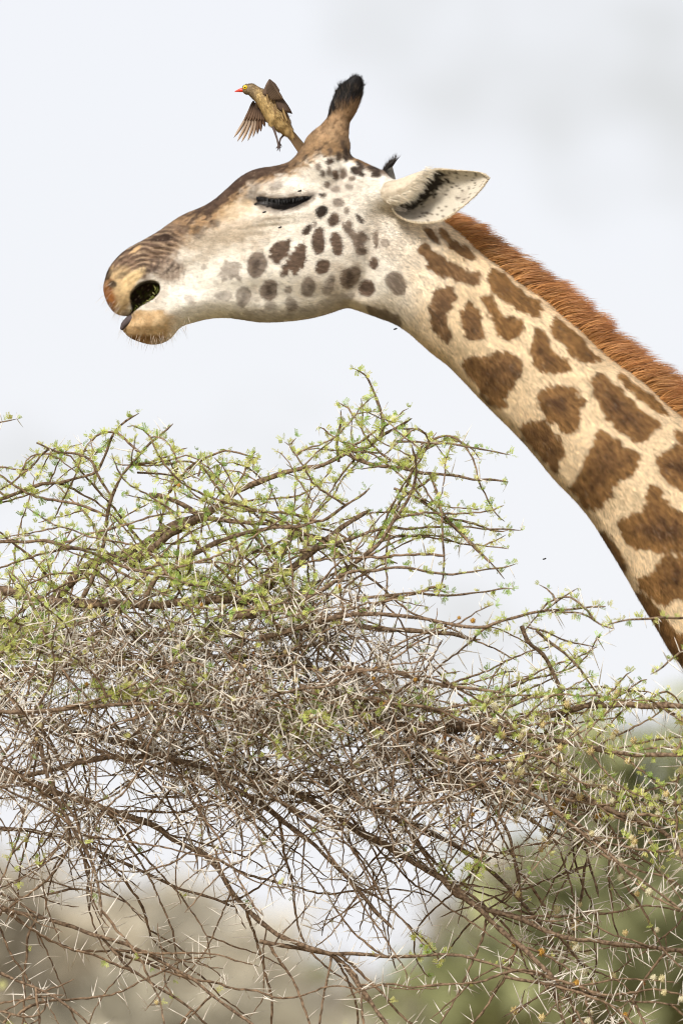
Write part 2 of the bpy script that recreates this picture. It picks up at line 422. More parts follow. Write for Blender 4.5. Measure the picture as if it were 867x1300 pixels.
# nose bridge and forehead
topd = np.interp(cu, [p[0] for p in OUT[4:26]], [p[1] for p in OUT[4:26]])[:, None]
dep = CV - topd
wb_ = np.interp(cu, [130, 200, 250, 300, 330, 360, 400, 440, 470, 520], [30, 50, 46, 42, 34, 22, 24, 10, 2, 0])[:, None]
br = sstep(1.15, 0.35, dep / np.maximum(wb_, 1) + 0.28 * nA + .15 * nB) * (CU < 470)
img = mixc(img, lin(172, 144, 110), br)
img = mixc(img, lin(146, 116, 84), br * sstep(0.9, 0.2, dep / np.maximum(wb_, 1) + 0.5 * nA) * .8)
nS = fbm((CU * .84 - CV * .54) / 2.6, (CU * .54 + CV * .84) / 2.0, 4.0)
nS = fbm((CU * .86 - CV * .5) / 9, (CU * .5 + CV * .86) / 2.2, 4.0)
dk = sstep(-0.1, 0.6, .6 * nA + .8 * nS + 1.2 * (g2(302, 235, 24, 9, -42) + g2(335, 218, 30, 7) + g2(270, 262, 16, 7, -35)) - .25)
img = mixc(img, lin(70, 53, 42), br * np.clip(dk * 1.15, 0, 1) * .95 * sstep(200, 240, CU))
for (u, v, a, b, an, s_) in [(208, 306, 15, 5.5, -14, 1), (233, 293, 9, 6, -10, .8), (252, 297, 8, 9, 10, .55), (272, 287, 7, 6, 0, .6), (351, 240, 9, 5, -8, .45), (318, 250, 16, 5, -50, .5),
                             (300, 236, 14, 6, -45, .75), (322, 222, 16, 5, -20, .7)]:
    img = mixc(img, lin(64, 48, 38), s_ * sstep(.35, .75, g2(u, v, a, b, an) + .12 * nA + .12 * nB))
img = mixc(img, lin(204, 176, 134), .45 * sstep(.4, .8, g2(296, 270, 22, 12, -20) + .15 * nA))
tb_ = sstep(15, 5, dep + 6 * nA + 4 * nS) * np.interp(CU, [150, 235, 262, 335, 372, 395], [.3, .45, .85, .85, .45, 0]) * (CU < 396)
img = mixc(img, lin(78, 60, 48), tb_)
# muzzle
rr = np.hypot(CU - 192, CV - 392)
wr = g2(180, 326, 44, 19, -32)
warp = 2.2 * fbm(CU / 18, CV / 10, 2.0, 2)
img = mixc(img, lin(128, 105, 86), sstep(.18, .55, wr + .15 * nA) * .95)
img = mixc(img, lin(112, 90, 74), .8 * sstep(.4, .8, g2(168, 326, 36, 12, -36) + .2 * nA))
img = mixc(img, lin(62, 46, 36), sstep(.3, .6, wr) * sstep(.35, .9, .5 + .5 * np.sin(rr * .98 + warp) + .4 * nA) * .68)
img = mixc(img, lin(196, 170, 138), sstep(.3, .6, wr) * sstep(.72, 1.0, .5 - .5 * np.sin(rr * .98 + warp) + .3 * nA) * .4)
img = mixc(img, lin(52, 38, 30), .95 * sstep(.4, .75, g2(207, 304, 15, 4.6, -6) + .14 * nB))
img = mixc(img, lin(214, 178, 132), .8 * sstep(.5, .85, g2(173, 318, 9, 3, -36) + .1 * nB) + .7 * sstep(.5, .85, g2(142, 343, 7, 2.2, -62)))
radl = fbm(np.arctan2(CV - 372, CU - 186) * 16, rr / 16, 3.)
img = mixc(img, lin(150, 128, 110), .8 * sstep(.3, .7, g2(214, 345, 16, 15, 20) + .1 * nA))
img = mixc(img, lin(74, 60, 52), .7 * sstep(.3, .7, g2(206, 342, 20, 11, 10)) * sstep(.0, .5, radl))
img = mixc(img, lin(78, 64, 58), .7 * sstep(.45, .85, g2(188, 345, 12, 4, -4) + .16 * nB))
lip = sstep(.3, .65, g2(150, 375, 17, 27, 14) + .06 * nA)
img = mixc(img, lin(198, 170, 128), lip)
img = mixc(img, lin(220, 192, 144), .9 * sstep(.35, .75, g2(168, 358, 18, 6.5, -44) + .08 * radl))
img = mixc(img, lin(154, 100, 56), lip * sstep(.25, .8, g2(136, 377, 9, 25, -12) + .12 * radl))
img = mixc(img, lin(120, 84, 54), lip * sstep(.1, .8, radl + .4 * nB) * .45)
img = mixc(img, lin(40, 30, 26), .9 * sstep(.4, .8, g2(144, 363, 5, 5, -20) + .16 * nB) + .75 * sstep(.4, .8, g2(138, 350, 10, 4, -60) + .12 * nB) + .6 * sstep(.45, .85, g2(155, 352, 10, 4, -30) + .15 * nB))
chin = sstep(.3, .7, g2(186, 417, 32, 20, -8) + .09 * nA) * (CV > 395)
img = mixc(img, lin(216, 186, 144), chin)
img = mixc(img, lin(176, 138, 94), chin * sstep(.0, .8, .8 * nA + .6 * nB + g2(172, 414, 16, 14)) * .55)
img = mixc(img, lin(142, 104, 66), chin * sstep(.3, .75, g2(190, 432, 28, 5.5, 2) + .12 * nA + .1 * nB) * .9)
img = mixc(img, lin(240, 232, 220), .8 * sstep(.3, .7, g2(232, 385, 22, 16, -20)) * (1 - chin))
# horn: brown stalk with black cap
hm = sstep(196, 176, CV + .25 * np.abs(CU - 425)) * (CU > 375) * (CU < 480)
img = mixc(img, lin(170, 140, 106), np.clip(hm * (0.75 + .45 * nA + .25 * nB), 0, 1))
img = mixc(img, lin(112, 84, 58), hm * np.clip(sstep(190, 142, CV + 10 * nA) * .8 + .3 * nB, 0, .9))
img = mixc(img, lin(84, 62, 44), hm * .7 * sstep(.25, .7, nB + .3 * nA)); img = mixc(img, BLACK, sstep(143, 135, CV + 0.35 * (CU - 440) + 5 * nB) * (CU > 400) * (CU < 480))
img = mixc(img, lin(120, 90, 62), .8 * sstep(.3, .7, g2(474, 216, 22, 7, 20) + .1 * nA))
# patches: polygon, strength, tone (0 neck brown .. 1 head grey-brown .. 2 near black)
PATCH = [
 (CB([(510,628),(575,632),(596,655),(590,690),(560,720),(550,760),(568,800),(560,850),(540,862),(515,830),(490,780),(480,720),(490,660)]), 1, .45),
 (CB([(640,680),(672,690),(690,740),(703,820),(690,848),(650,850),(625,825),(612,780),(615,715)]), 1, .25),
 ([(610,376),(619,378),(628,390),(634,403),(640,406),(663,410),(661,420),(652,433),(640,435),(627,427),(621,405),(609,382)], 1, .1),
 (CB([(430,455),(455,437),(485,445),(505,485),(560,510),(610,540),(640,560),(685,560),(695,590),(680,615),(640,615),(600,590),(540,580),(500,570),(465,520),(435,490)]), 1, .4),
 (CB([(513,370),(540,380),(570,415),(640,450),(670,480),(675,510),(640,505),(590,480),(550,450),(530,400)]), 1, .2),
 (CB([(455,375),(485,375),(520,430),(520,445),(490,425),(465,395)]), 1, .5),
 (CE([(165,235),(190,230),(230,262),(275,300),(290,335),(350,345),(362,375),(345,410),(310,405),(250,370),(200,340),(170,300)]), 1, .05),
 (CE([(340,445),(365,470),(385,520),(440,560),(470,605),(430,612),(370,612),(335,590),(310,540),(315,500)]), 1, .1),
 (CE([(380,455),(400,402),(440,425),(485,475),(540,540),(575,565),(530,575),(480,565),(440,520),(400,480)]), 1, .05),
 (CE([(85,550),(140,550),(200,540),(270,545),(292,590),(270,620),(258,655),(220,690),(230,720),(215,745),(170,710),(130,660),(90,610),(68,585)]), 1, .2),
 (CE([(350,670),(410,652),(470,655),(490,690),(508,720),(480,745),(495,790),(470,830),(420,825),(390,780),(345,740),(333,700)]), 1, .1),
 (CD([(575,240),(620,228),(650,260),(700,300),(740,340),(795,380),(770,400),(735,445),(690,420),(640,380),(620,340),(595,290)]), 1, .1),
 (CD([(655,225),(680,220),(720,262),(780,305),(815,345),(822,365),(780,345),(720,300),(670,245)]), 1, 0),
 (CD([(365,390),(400,365),(430,365),(470,400),(505,430),(500,470),(485,530),(455,500),(420,450),(380,415)]), 1, .2),
 (CD([(600,395),(640,410),(690,450),(725,470),(730,495),(700,545),(660,560),(640,570),(650,600),(620,615),(600,645),(560,615),(515,565),(550,540),(560,490),(590,440)]), 1, .1),
 (CD([(775,480),(800,470),(835,440),(867,450),(900,480),(910,560),(867,590),(840,575),(800,540),(778,510)]), 1, .05),
 (CD([(830,395),(867,405),(890,430),(870,455),(840,430)]), 1, 0),
 (CD([(765,555),(800,600),(830,640),(867,650),(920,660),(920,770),(867,760),(800,770),(740,755),(690,735),(665,690),(680,655),(740,640),(750,590)]), 1, .05),
 (CD([(720,830),(770,830),(790,775),(830,770),(867,775),(920,790),(920,890),(867,900),(840,905),(790,920),(760,890),(730,860)]), 1, .05),
 (CD([(605,690),(640,710),(690,790),(698,825),(660,790),(615,725)]), 1, .1),
 (CD([(715,870),(760,900),(800,950),(840,1000),(867,1010),(900,1060),(870,1110),(820,1060),(770,980),(730,910)]), 1, .1),
 (CA([(455,450),(475,420),(510,415),(530,450),(530,485),(480,480),(450,475)]), .6, 1),
 (CA([(555,420),(575,393),(605,395),(625,435),(600,470),(575,480),(555,455)]), .85, 1),
 (CA([(628,385),(650,365),(700,342),(710,355),(690,395),(660,430),(640,420)]), 1, 1.1),
 (CA([(668,465),(690,420),(725,365),(750,362),(752,410),(735,445),(715,470),(700,455),(685,475)]), 1, 1),
 (CA([(770,345),(795,305),(810,330),(818,370),(810,395),(785,400)]), 1, 1.3),
 (CA([(785,440),(805,420),(833,425),(825,460),(795,465)]), .95, 1),
 (CA([(595,515),(620,485),(655,490),(652,540),(625,555),(598,540)]), .85, 1),
 (CA([(512,525),(540,505),(562,520),(560,560),(525,580)]), .6, 1),
 (CA([(440,535),(470,520),(498,525),(495,550),(460,550)]), .45, 1),
 (CA([(735,510),(760,475),(785,500),(775,540),(745,540)]), .75, 1),
 (CA([(678,515),(700,503),(705,525),(685,530)]), .7, 1), (CA([(680,555),(700,540),(720,560),(715,590),(690,580)]), .6, 1),
 (CA([(610,565),(640,555),(655,580),(620,590)]), .5, 1), (CA([(735,330),(765,295),(775,305),(755,335)]), 1, 1.6),
 (CA([(785,250),(805,233),(828,240),(820,265),(795,278)]), 1, 1.8), (CA([(330,545),(355,530),(375,545),(360,565)]), .35, 1),
 (CB([(-5,400),(10,385),(25,375),(38,430),(35,475),(5,490)]), 1, 1.2),
 (CB([(62,410),(85,398),(105,420),(115,490),(90,502),(70,470)]), 1, 1),
 (CB([(120,360),(140,350),(165,385),(172,415),(195,400),(215,440),(205,490),(185,505),(160,465),(155,425),(125,400)]), .85, .9),
 (CB([(48,350),(75,315),(100,325),(95,360),(65,378)]), 1, 1.3), (CB([(75,265),(100,255),(117,270),(105,293),(80,290)]), .75, 1),
 (CB([(118,305),(130,295),(142,310),(130,325)]), .7, 1), (CB([(0,535),(40,515),(60,525),(45,570),(5,570)]), .95, 1),
 (CB([(105,570),(140,545),(190,550),(185,595),(140,635),(110,625)]), .8, .9), (CB([(180,625),(205,595),(240,600),(250,640),(230,662),(190,655)]), 1, 1),
 (CB([(30,630),(60,575),(80,590),(70,650),(35,660)]), .6, 1), (CB([(228,520),(248,500),(267,525),(250,550),(232,543)]), 1, 1),
 (CB([(245,395),(262,385),(262,455),(250,462),(245,430)]), .8, .9), (CB([(275,430),(295,420),(312,445),(285,462)]), .45, .9),
 (CB([(290,585),(325,562),(360,575),(383,625),(365,660),(330,655),(300,620)]), .8, .9), (CB([(200,700),(255,710),(300,725),(350,745),(358,790),(310,775),(240,745)]), .8, 1),
 (CA([(470,596),(560,588),(680,588),(800,560),(867,530),(920,520),(900,570),(867,590),(760,615),(600,624),(500,612)]), .38, 1.0),  # along the jaw: dark coat patch with the underside shade painted in
 (CB([(30,195),(55,183),(62,200),(45,212)]), .9, 1.1), (CB([(65,210),(95,202),(105,220),(75,230)]), .7, 1), (CB([(12,233),(40,238),(36,250),(20,247)]), 1, 1.7),
 (CB([(70,145),(85,130),(100,165),(80,175)]), 1, 1.1), (CB([(100,130),(125,125),(130,160),(108,172)]), .9, 1), (CB([(45,95),(70,82),(78,98),(55,114)]), 1, 1.4),
 (CB([(85,62),(105,58),(108,88),(90,98)]), 1, 1.5), (CB([(118,38),(135,33),(140,95),(120,100)]), 1, 1.6), (CB([(143,35),(158,38),(160,80),(145,88)]), 1, 1.6),
 (CB([(148,125),(165,118),(205,150),(202,164),(150,148)]), 1, 1.7), (CB([(166,93),(185,98),(207,125),(190,138)]), 1, 1.7), (CB([(53,48),(70,43),(72,65),(58,72)]), .9, 1.3),
 (CB([(23,143),(36,138),(38,162),(26,162)]), .9, 1.2), (CB([(49,128),(61,123),(64,155),(52,157)]), .9, 1.2), (CB([(3,115),(15,108),(22,130),(8,135)]), .8, 1.1),
 (CB([(140,165),(165,160),(170,175),(145,180)]), .8, 1.2), (CB([(212,118),(240,113),(272,130),(272,165),(235,167),(240,140)]), 1, 1.6), (CB([(108,12),(121,12),(121,42),(110,42)]), .9, 1.4),
 (CB([(125,195),(155,200),(155,215),(130,212)]), .5, 1), (CB([(168,320),(195,340),(200,362),(180,350)]), .95, 1.5),
 (CA([(395,435),(405,428),(412,440),(402,450)]), .5, 1.0), (CB([(-12,360),(0,352),(4,372),(-6,380)]), .8, 1.2),
 (CB([(385,500),(410,480),(455,520),(440,560),(400,540)]), .14, 1),
]
edge = 2.8 * nA + 3.4 * fbm((CU * .75 - CV * .66) / 3.2, (CU * .66 + CV * .75) / 7.5, 3.0)
for poly, a, tone in PATCH:
    p = chaikin(poly, 1 if np.ptp(np.array(poly)[:, 0]) < 40 else 2); u0, v0 = p.min(0) - 12; u1, v1 = p.max(0) + 12
    i0, i1 = max(int(u0 - 100), 0), min(int(u1 - 100), len(cu)); j0, j1 = max(int(v0 - 80), 0), min(int(v1 - 80), len(cv))
    S = (slice(i0, i1), slice(j0, j1))
    d = sdpoly(CU[S], CV[S], p)
    small = (u1 - u0) < 50
    d = d + edge[S] * (.16 if small else .75) + (1.5 if small else 1.1)
    m = a * sstep(-1.2, 1.8, d)
    base = BROWN * (1 - min(tone, 1)) + GBROWN * min(tone, 1)
    dark = DBROWN * (1 - min(tone, 1)) + DGREY * min(tone, 1)
    if tone > 1: base = base * (2 - tone) + BLACK * (tone - 1); dark = dark * (2 - tone) + BLACK * (tone - 1)
    t = np.clip(sstep(2, 26 if not small else 12, d) * .68 + .30 * nA[S] + .25 * nC[S], 0, 1)
    img[S] = mixc(img[S], base, m)
    img[S] = mixc(img[S], dark, m * t)
# body beyond the traced part: jittered cells
def cells(u, v, w=None, size=95.0):
    gx = np.floor(u / size); gy_ = np.floor(v / size); f1 = np.full(u.shape, 1e9); f2 = np.full(u.shape, 1e9)
    for a in (-1, 0, 1):
        for b in (-1, 0, 1):
            cx, cy = gx + a, gy_ + b
            h1 = np.modf(np.abs(np.sin(cx * 127.1 + cy * 311.7) * 43758.5))[0]; h2 = np.modf(np.abs(np.sin(cx * 269.5 + cy * 183.3) * 43758.5))[0]
            d = np.hypot(u - (cx + .15 + .7 * h1) * size, v - (cy + .15 + .7 * h2) * size)
            f2 = np.where(d < f1, f1, np.minimum(f2, d)); f1 = np.minimum(f1, d)
    return f2 - f1
cl = cells(CU, CV)
farm = sstep(884, 892, CU + 3 * nA)
img = mixc(img, CREAM, farm)
img = mixc(img, BROWN, farm * sstep(12, 17, cl + 4 * nA)); img = mixc(img, DBROWN, farm * .6 * sstep(25, 60, cl + 8 * nA))
# mouth inside and eyelids
sdm = sdpoly(CU, CV, chaikin(MOUTH, 1)); sde = sdpoly(CU, CV, chaikin(EYE, 1))
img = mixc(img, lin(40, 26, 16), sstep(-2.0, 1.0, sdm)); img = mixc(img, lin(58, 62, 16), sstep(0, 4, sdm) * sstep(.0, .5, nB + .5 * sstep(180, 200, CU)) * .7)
img = mixc(img, lin(96, 80, 66), .75 * sstep(-9, -1.5, sde + 2 * nA)); img = mixc(img, BLACK, sstep(-2.2, 0, sde + .8 * nB))
# hair grain: streaks that run with the coat
st_n = fbm((CU * .66 + CV * .75) / 8.5, (CU * .75 - CV * .66) / 1.9, 11., 2); st_h = fbm((CU * .97 + CV * .22) / 6.5, (CU * .22 - CV * .97) / 1.7, 13., 2)
wn = sstep(430, 560, CU + .25 * (CV - 350)); st = st_n * wn + st_h * (1 - wn)
dkp = 1 - sstep(.12, .45, img.mean(-1))
img = img * (1 + st * (.15 + .22 * dkp) + .10 * nB * dkp)[..., None]
img = mixc(img, lin(150, 130, 108), .5 * sstep(.75, 1.1, fbm(CU / 2.2, CV / 2.2, 21., 2) + .2 * nC) * (CU < 900))
img = np.clip(img, 0.002, 0.9)
def samp(u, v):
    x = np.clip(u - 100, 0, len(cu) - 1.01); y = np.clip(v - 80, 0, len(cv) - 1.01)
    i = x.astype(int); j = y.astype(int); fx = (x - i)[:, None]; fy = (y - j)[:, None]
    return img[i, j] * (1 - fx) * (1 - fy) + img[i + 1, j] * fx * (1 - fy) + img[i, j + 1] * (1 - fx) * fy + img[i + 1, j + 1] * fx * fy
def samp1(a, u, v):
    return a[np.clip((u - 100).astype(int), 0, len(cu) - 1), np.clip((v - 80).astype(int), 0, len(cv) - 1)]

# ------------------------------------------------ rest of the body (outside the frame): shoulders, trunk, legs
bs = 11.0
bu = np.arange(820, 2180, bs); bv = np.arange(560, 2720, bs); by = np.arange(-330, 331, bs)
Pb = (bu[:, None, None].astype(np.float32), bv[None, :, None].astype(np.float32), by[None, None, :].astype(np.float32))
B3 = chain_sdf(Pb, [(955, 780, 0, 92), (1060, 960, 0, 130), (1180, 1180, 0, 175)], 1.45)
B3 = smin(B3, chain_sdf(Pb, [(1230, 1300, 0, 265), (1480, 1360, 0, 275), (1760, 1420, 0, 235), (1900, 1440, 0, 205)], 1.1), 90)
for sg in (-1, 1):
    B3 = smin(B3, chain_sdf(Pb, [(1200, 1400, sg * 110, 120), (1190, 1640, sg * 125, 75), (1195, 1960, sg * 125, 46), (1200, 2060, sg * 125, 50), (1200, 2160, sg * 125, 34), (1205, 2540, sg * 125, 33), (1196, 2600, sg * 125, 38), (1180, 2640, sg * 125, 40)]), 30)
    B3 = smin(B3, chain_sdf(Pb, [(1900, 1500, sg * 110, 150), (1880, 1760, sg * 120, 90), (1930, 2060, sg * 120, 48), (1940, 2130, sg * 120, 46), (1915, 2300, sg * 120, 32), (1900, 2560, sg * 120, 32), (1885, 2610, sg * 120, 38), (1870, 2640, sg * 120, 40)]), 30)
B3 = smin(B3, chain_sdf(Pb, [(2070, 1380, 0, 34), (2110, 1560, 0, 20), (2100, 1900, 0, 14), (2095, 2000, 0, 26)]), 20)
bV, bF = surface_nets(B3); del B3
bV = np.stack([820 + bV[:, 0] * bs, 560 + bV[:, 1] * bs, -330 + bV[:, 2] * bs], 1)
bV = smooth_v(bV, bF, 2, .5)
ZG = wp(np.array([1200.]), np.array([2680.]))[0, 2]
bc = cells(bV[:, 0] + .6 * bV[:, 2], bV[:, 1] + .2 * bV[:, 2], size=120)
bcol = np.where((bc > 16)[:, None] & (bV[:, 1] < 2250)[:, None], BROWN, CREAM * np.clip(1.1 - (bV[:, 1:2] - 2000) / 3000, .6, 1))
bcol = np.where((bV[:, 1] > 2630)[:, None], lin(60, 50, 42), bcol)
bW = g2w(bV)
zmin = bW[:, 2].min(); body_low = bW[:, 2] < 2.0
bW[:, 2] = np.where(body_low, 2.0 - (2.0 - bW[:, 2]) * (2.0 / (2.0 - zmin)), bW[:, 2])

gW = g2w(gV); gF = orient(gW, gF); bF = orient(bW, bF)
gC = samp(gV[:, 0], gV[:, 1])
allV = np.concatenate([gW, bW]); allF = np.concatenate([gF, bF + len(gW)]); allC = np.concatenate([gC, bcol])
giraffe = empty('giraffe', (wp([1560.], [650.])[0, 0], 0, 0), label='giraffe with brown patches, closed eye and reddish mane, chewing above the thorn tree', category='giraffe')
link('body', mesh_from('giraffe_body', allV, allF, M_COAT, allC), giraffe)

# ------------------------------------------------ short coat hair
def hair_dir(u, v):
    """growth direction in the side plane"""
    n = sstep(430, 560, u + .25 * (v - 350))
    du = (1 - n) * .95 + n * .66; dv = (1 - n) * .10 + n * .75
    lipw = sstep(250, 170, u); du = du * (1 - lipw) + lipw * .75; dv = dv * (1 - lipw) + lipw * .65
    hw = sstep(205, 175, v) * (u > 380) * (u < 475); du = du * (1 - hw) + hw * .15; dv = dv * (1 - hw) - hw * 1.0
    return du, dv
gN = vnormals(gW, gF)
T = np.concatenate([gF[:, [0, 1, 2]], gF[:, [0, 2, 3]]])
ar = np.linalg.norm(np.cross(gW[T[:, 1]] - gW[T[:, 0]], gW[T[:, 2]] - gW[T[:, 0]]), axis=1)
cen = gV[T].mean(1)
ar = ar * np.where(cen[:, 2] < 6, 1.0, .45) * np.where(cen[:, 0] > 905, .25, 1)
NF = 330000
tf = rng.choice(len(T), NF, p=ar / ar.sum())
r1, r2 = rng.random(NF), rng.random(NF); fl = r1 + r2 > 1; r1[fl] = 1 - r1[fl]; r2[fl] = 1 - r2[fl]
bw = np.stack([1 - r1 - r2, r1, r2], 1)[:, :, None]
root = (gW[T[tf]] * bw).sum(1); rp_ = (gV[T[tf]] * bw).sum(1); rn = norm((gN[T[tf]] * bw).sum(1))
du, dv = hair_dir(rp_[:, 0], rp_[:, 1])
du = du + rng.normal(0, .25, NF); dv = dv + rng.normal(0, .25, NF)
dirw = np.stack([du, rng.normal(0, .15, NF), -dv], 1)
dirw = norm(dirw - rn * np.einsum('ij,ij->i', dirw, rn)[:, None])
lenf = np.interp(rp_[:, 0], [130, 200, 300, 450, 560, 900], [3.0, 2.8, 3.2, 4.0, 5.0, 6.0])
face = sstep(520, 440, rp_[:, 0]); lenf = lenf * rng.uniform(.6, 1.3, NF); cap = (rp_[:, 1] < 143) & (rp_[:, 0] > 400) & (rp_[:, 0] < 480)
lenf = np.where(cap, lenf * 2.2, lenf) * PXS
keep = (samp1(sdm, rp_[:, 0], rp_[:, 1]) < 1) & (samp1(sde, rp_[:, 0], rp_[:, 1]) < 0)
lift = rng.uniform(.12, .42, NF)
dir3 = norm(dirw + rn * lift[:, None])
side = norm(np.cross(dir3, rn)) * ((0.40 - .10 * face) * PXS)[:, None]
hc = samp(rp_[:, 0] + rng.normal(0, .6, NF), rp_[:, 1] + rng.normal(0, .6, NF)) * (1 + rng.uniform(-1, 1, NF) * (.48 - .20 * face) + .14 * fbm(rp_[:, 0] / 3.4, rp_[:, 1] / 3.4, 3.0, 2))[:, None]
root, rn, dir3, side, hc, lenf = root[keep], rn[keep], dir3[keep], side[keep], hc[keep], lenf[keep]
n = len(root)
fV = np.stack([root - side - rn * .0004, root + side - rn * .0004, root + dir3 * lenf[:, None]], 1).reshape(-1, 3)
fn = norm(np.repeat(rn, 3, 0) + np.repeat(rng.normal(0, .12, (n, 3)), 3, 0))
link('coat_hair', mesh_from('coat_hair', fV, np.arange(3 * n).reshape(-1, 3), M_FUR, np.repeat(hc, 3, 0), True, fn), giraffe, kind='stuff')

def strands(roots, dirs0, dirs1, lens, width, cols0, cols1, segs=4, nrm=None, sag=None):
    """tapering ribbons that bend from dirs0 to dirs1, facing roughly the given normal"""
    n = len(roots); pts = [roots]; p = roots.copy(); D = []
    for k in range(segs):
        t = (k + .5) / segs; d = norm(dirs0 * (1 - t) + dirs1 * t); D.append(d); p = p + d * (lens / segs)[:, None]; pts.append(p)
    if nrm is None: nrm = np.tile(np.array([[0.15, -1, .3]]), (n, 1)) + rng.normal(0, .5, (n, 3))
    V = []; C = []
    for k in range(segs + 1):
        d = D[min(k, segs - 1)]; s_ = norm(np.cross(d, nrm)); tt = k / segs
        wd = (width * (1 - tt ** 1.6) + .05 * width)[:, None]
        V += [pts[k] - s_ * wd, pts[k] + s_ * wd]; c = cols0 * (1 - tt) + cols1 * tt; C += [c, c]
    V = np.stack(V, 1); C = np.stack(C, 1); m = 2 * (segs + 1)
    F = np.array([[2 * k, 2 * k + 1, 2 * k + 3, 2 * k + 2] for k in range(segs)])
    F = (F[None] + (np.arange(n) * m)[:, None, None]).reshape(-1, 4)
    return V.reshape(-1, 3), F, C.reshape(-1, 3)
def hv(du, dv, dy): return np.stack([np.asarray(du, float), np.asarray(dy, float), -np.asarray(dv, float)], 1)

# mane
crest = np.array([(556, 276), (570, 287), (588, 300), (609, 325), (634, 342), (662, 367), (690, 382), (705, 400), (733, 421), (761, 451), (783, 467), (811, 485), (846, 520), (870, 537), (930, 594), (1000, 672)], float)
cs = np.concatenate([[0], np.cumsum(np.hypot(*np.diff(crest, axis=0).T))])
NM = 24000
s_ = rng.random(NM) * cs[-1]
mu, mv = np.interp(s_, cs, crest[:, 0]), np.interp(s_, cs, crest[:, 1])
off = rng.uniform(-4, 7, NM); my = rng.normal(0, 9, NM)
my = np.clip(my, -20, 20)
mr_ = g2w(np.stack([mu - .3 * off, mv + off + .02 * my ** 2, my], 1))
tuft = 1.2 * vnoise(s_ / 7, 0.3 * my / 9, 4.0) + .8 * vnoise(s_ / 24, 2.2, 1.0)
hgt = np.interp(mu, [556, 590, 640, 700, 800, 1000], [26, 37, 45, 49, 50, 52]) * (1 + .13 * tuft) * rng.uniform(.6, 1.12, NM)
d0 = hv(.62 + .15 * tuft, -.78 + .1 * rng.normal(size=NM), my / 28 + rng.normal(0, .08, NM)); d1 = hv(1.0 + 0 * mu, .20 + .22 * tuft + rng.normal(0, .10, NM), rng.normal(0, .10, NM))
clp = (1 + .28 * vnoise(s_ / 4.0, my / 7, 2.0))[:, None]
c0 = clp * lin(230, 178, 114)[None] * rng.uniform(.7, 1.25, NM)[:, None]; c1 = clp * lin(152, 92, 47)[None] * rng.uniform(.55, 1.3, NM)[:, None]
dkm = sstep(.2, .9, tuft)[:, None] * .35; c1 = c1 * (1 - dkm)
V_, F_, C_ = strands(mr_, norm(d0), norm(d1), hgt * PXS, np.full(NM, .42 * PXS), c0, c1, 5)
link('mane', mesh_from('mane', V_, F_, M_MANE, C_), giraffe, kind='stuff')

# black tufts on the horns
def near_h(u, v):
    i = np.clip(((u - U0) / GS).astype(int), 0, HH.shape[0] - 1); j = np.clip(((v - V0) / GS).astype(int), 0, HH.shape[1] - 1)
    return HH[i, j]
for sg in (-1, 1):
    n = 1400; th = rng.uniform(0, 2 * np.pi, n); vv = rng.uniform(106, 138, n)
    cx = np.interp(vv, [106, 116, 130, 140], [450, 446, 441, 438]) - (5 if sg > 0 else 0); rr_ = np.interp(vv, [106, 112, 116, 130, 140], [7, 11, 13.5, 16.4, 15])
    o = np.stack([np.cos(th), 0 * th, np.sin(th)], 1)
    rt = g2w(np.stack([cx + rr_ * o[:, 0], vv, sg * 30 + rr_ * o[:, 2]], 1))
    d0 = hv(.25 + .25 * o[:, 0], -1 + 0 * th, .3 * o[:, 2]); d1 = hv(.75 - .3 * o[:, 0] + rng.normal(0, .1, n), -.8 + rng.normal(0, .1, n), -.25 * o[:, 2])
    cc = np.tile(lin(34, 31, 32), (n, 1)) * rng.uniform(.4, 2.2, n)[:, None]
    V_, F_, C_ = strands(rt, norm(d0), norm(d1), rng.uniform(5, 10, n) * PXS, np.full(n, .5 * PXS), cc, cc * .7, 3, norm(np.stack([o[:, 0], o[:, 2], 0 * th], 1)))
    link('horn_tuft', mesh_from('horn_tuft', V_, F_, M_MANE, C_), giraffe, kind='stuff')

# eyes with lashes
def ellipsoid(c, r, nu=24, nv=14):
    a = np.linspace(0, 2 * np.pi, nu, endpoint=False); b = np.linspace(0, np.pi, nv + 1)
    V = np.array([[c[0] + r[0] * np.sin(t) * np.cos(p), c[1] + r[1] * np.sin(t) * np.sin(p), c[2] + r[2] * np.cos(t)] for t in b for p in a])
    F = np.array([[i * nu + j, i * nu + (j + 1) % nu, (i + 1) * nu + (j + 1) % nu, (i + 1) * nu + j] for i in range(nv) for j in range(nu)])
    return V, F
he = float(near_h(np.array([352.]), np.array([266.]))[0])
for sg in (-1, 1):
    V_, F_ = ellipsoid((350, 266, sg * (he - 19)), (30, 15, 12))
    link('eye', mesh_from('eye', g2w(V_), F_, M_EYE), giraffe)
    up_l = np.array(CI([(100, 332), (150, 338), (220, 356), (300, 356), (400, 346), (480, 336), (545, 332)]))
    n = 230; tt = rng.random(n); lu = np.interp(tt, np.linspace(0, 1, 7), up_l[:, 0]); lv = np.interp(tt, np.linspace(0, 1, 7), up_l[:, 1])
    rt = g2w(np.stack([lu, lv + rng.uniform(-1, 1.2, n), sg * (near_h(lu, lv) + 0.2)], 1))
    lm = np.interp(tt, [0, .25, .5, .8, 1], [4, 7.5, 9.5, 6, 3])
    d0 = hv(.25 * (tt - .5) + rng.normal(0, .12, n), .9 + 0 * tt, sg * .45 + 0 * tt); d1 = hv(.5 * (tt - .5) + rng.normal(0, .22, n), 1.0 + 0 * tt, sg * .25 + 0 * tt)
    cc = np.tile(lin(14, 12, 11), (n, 1))
    V_, F_, C_ = strands(rt, norm(d0), norm(d1), lm * rng.uniform(.35, 1.1, n) * PXS, np.full(n, .24 * PXS), cc, cc, 4)
    link('eyelashes', mesh_from('eyelashes', V_, F_, M_MANE, C_), giraffe, kind='stuff')

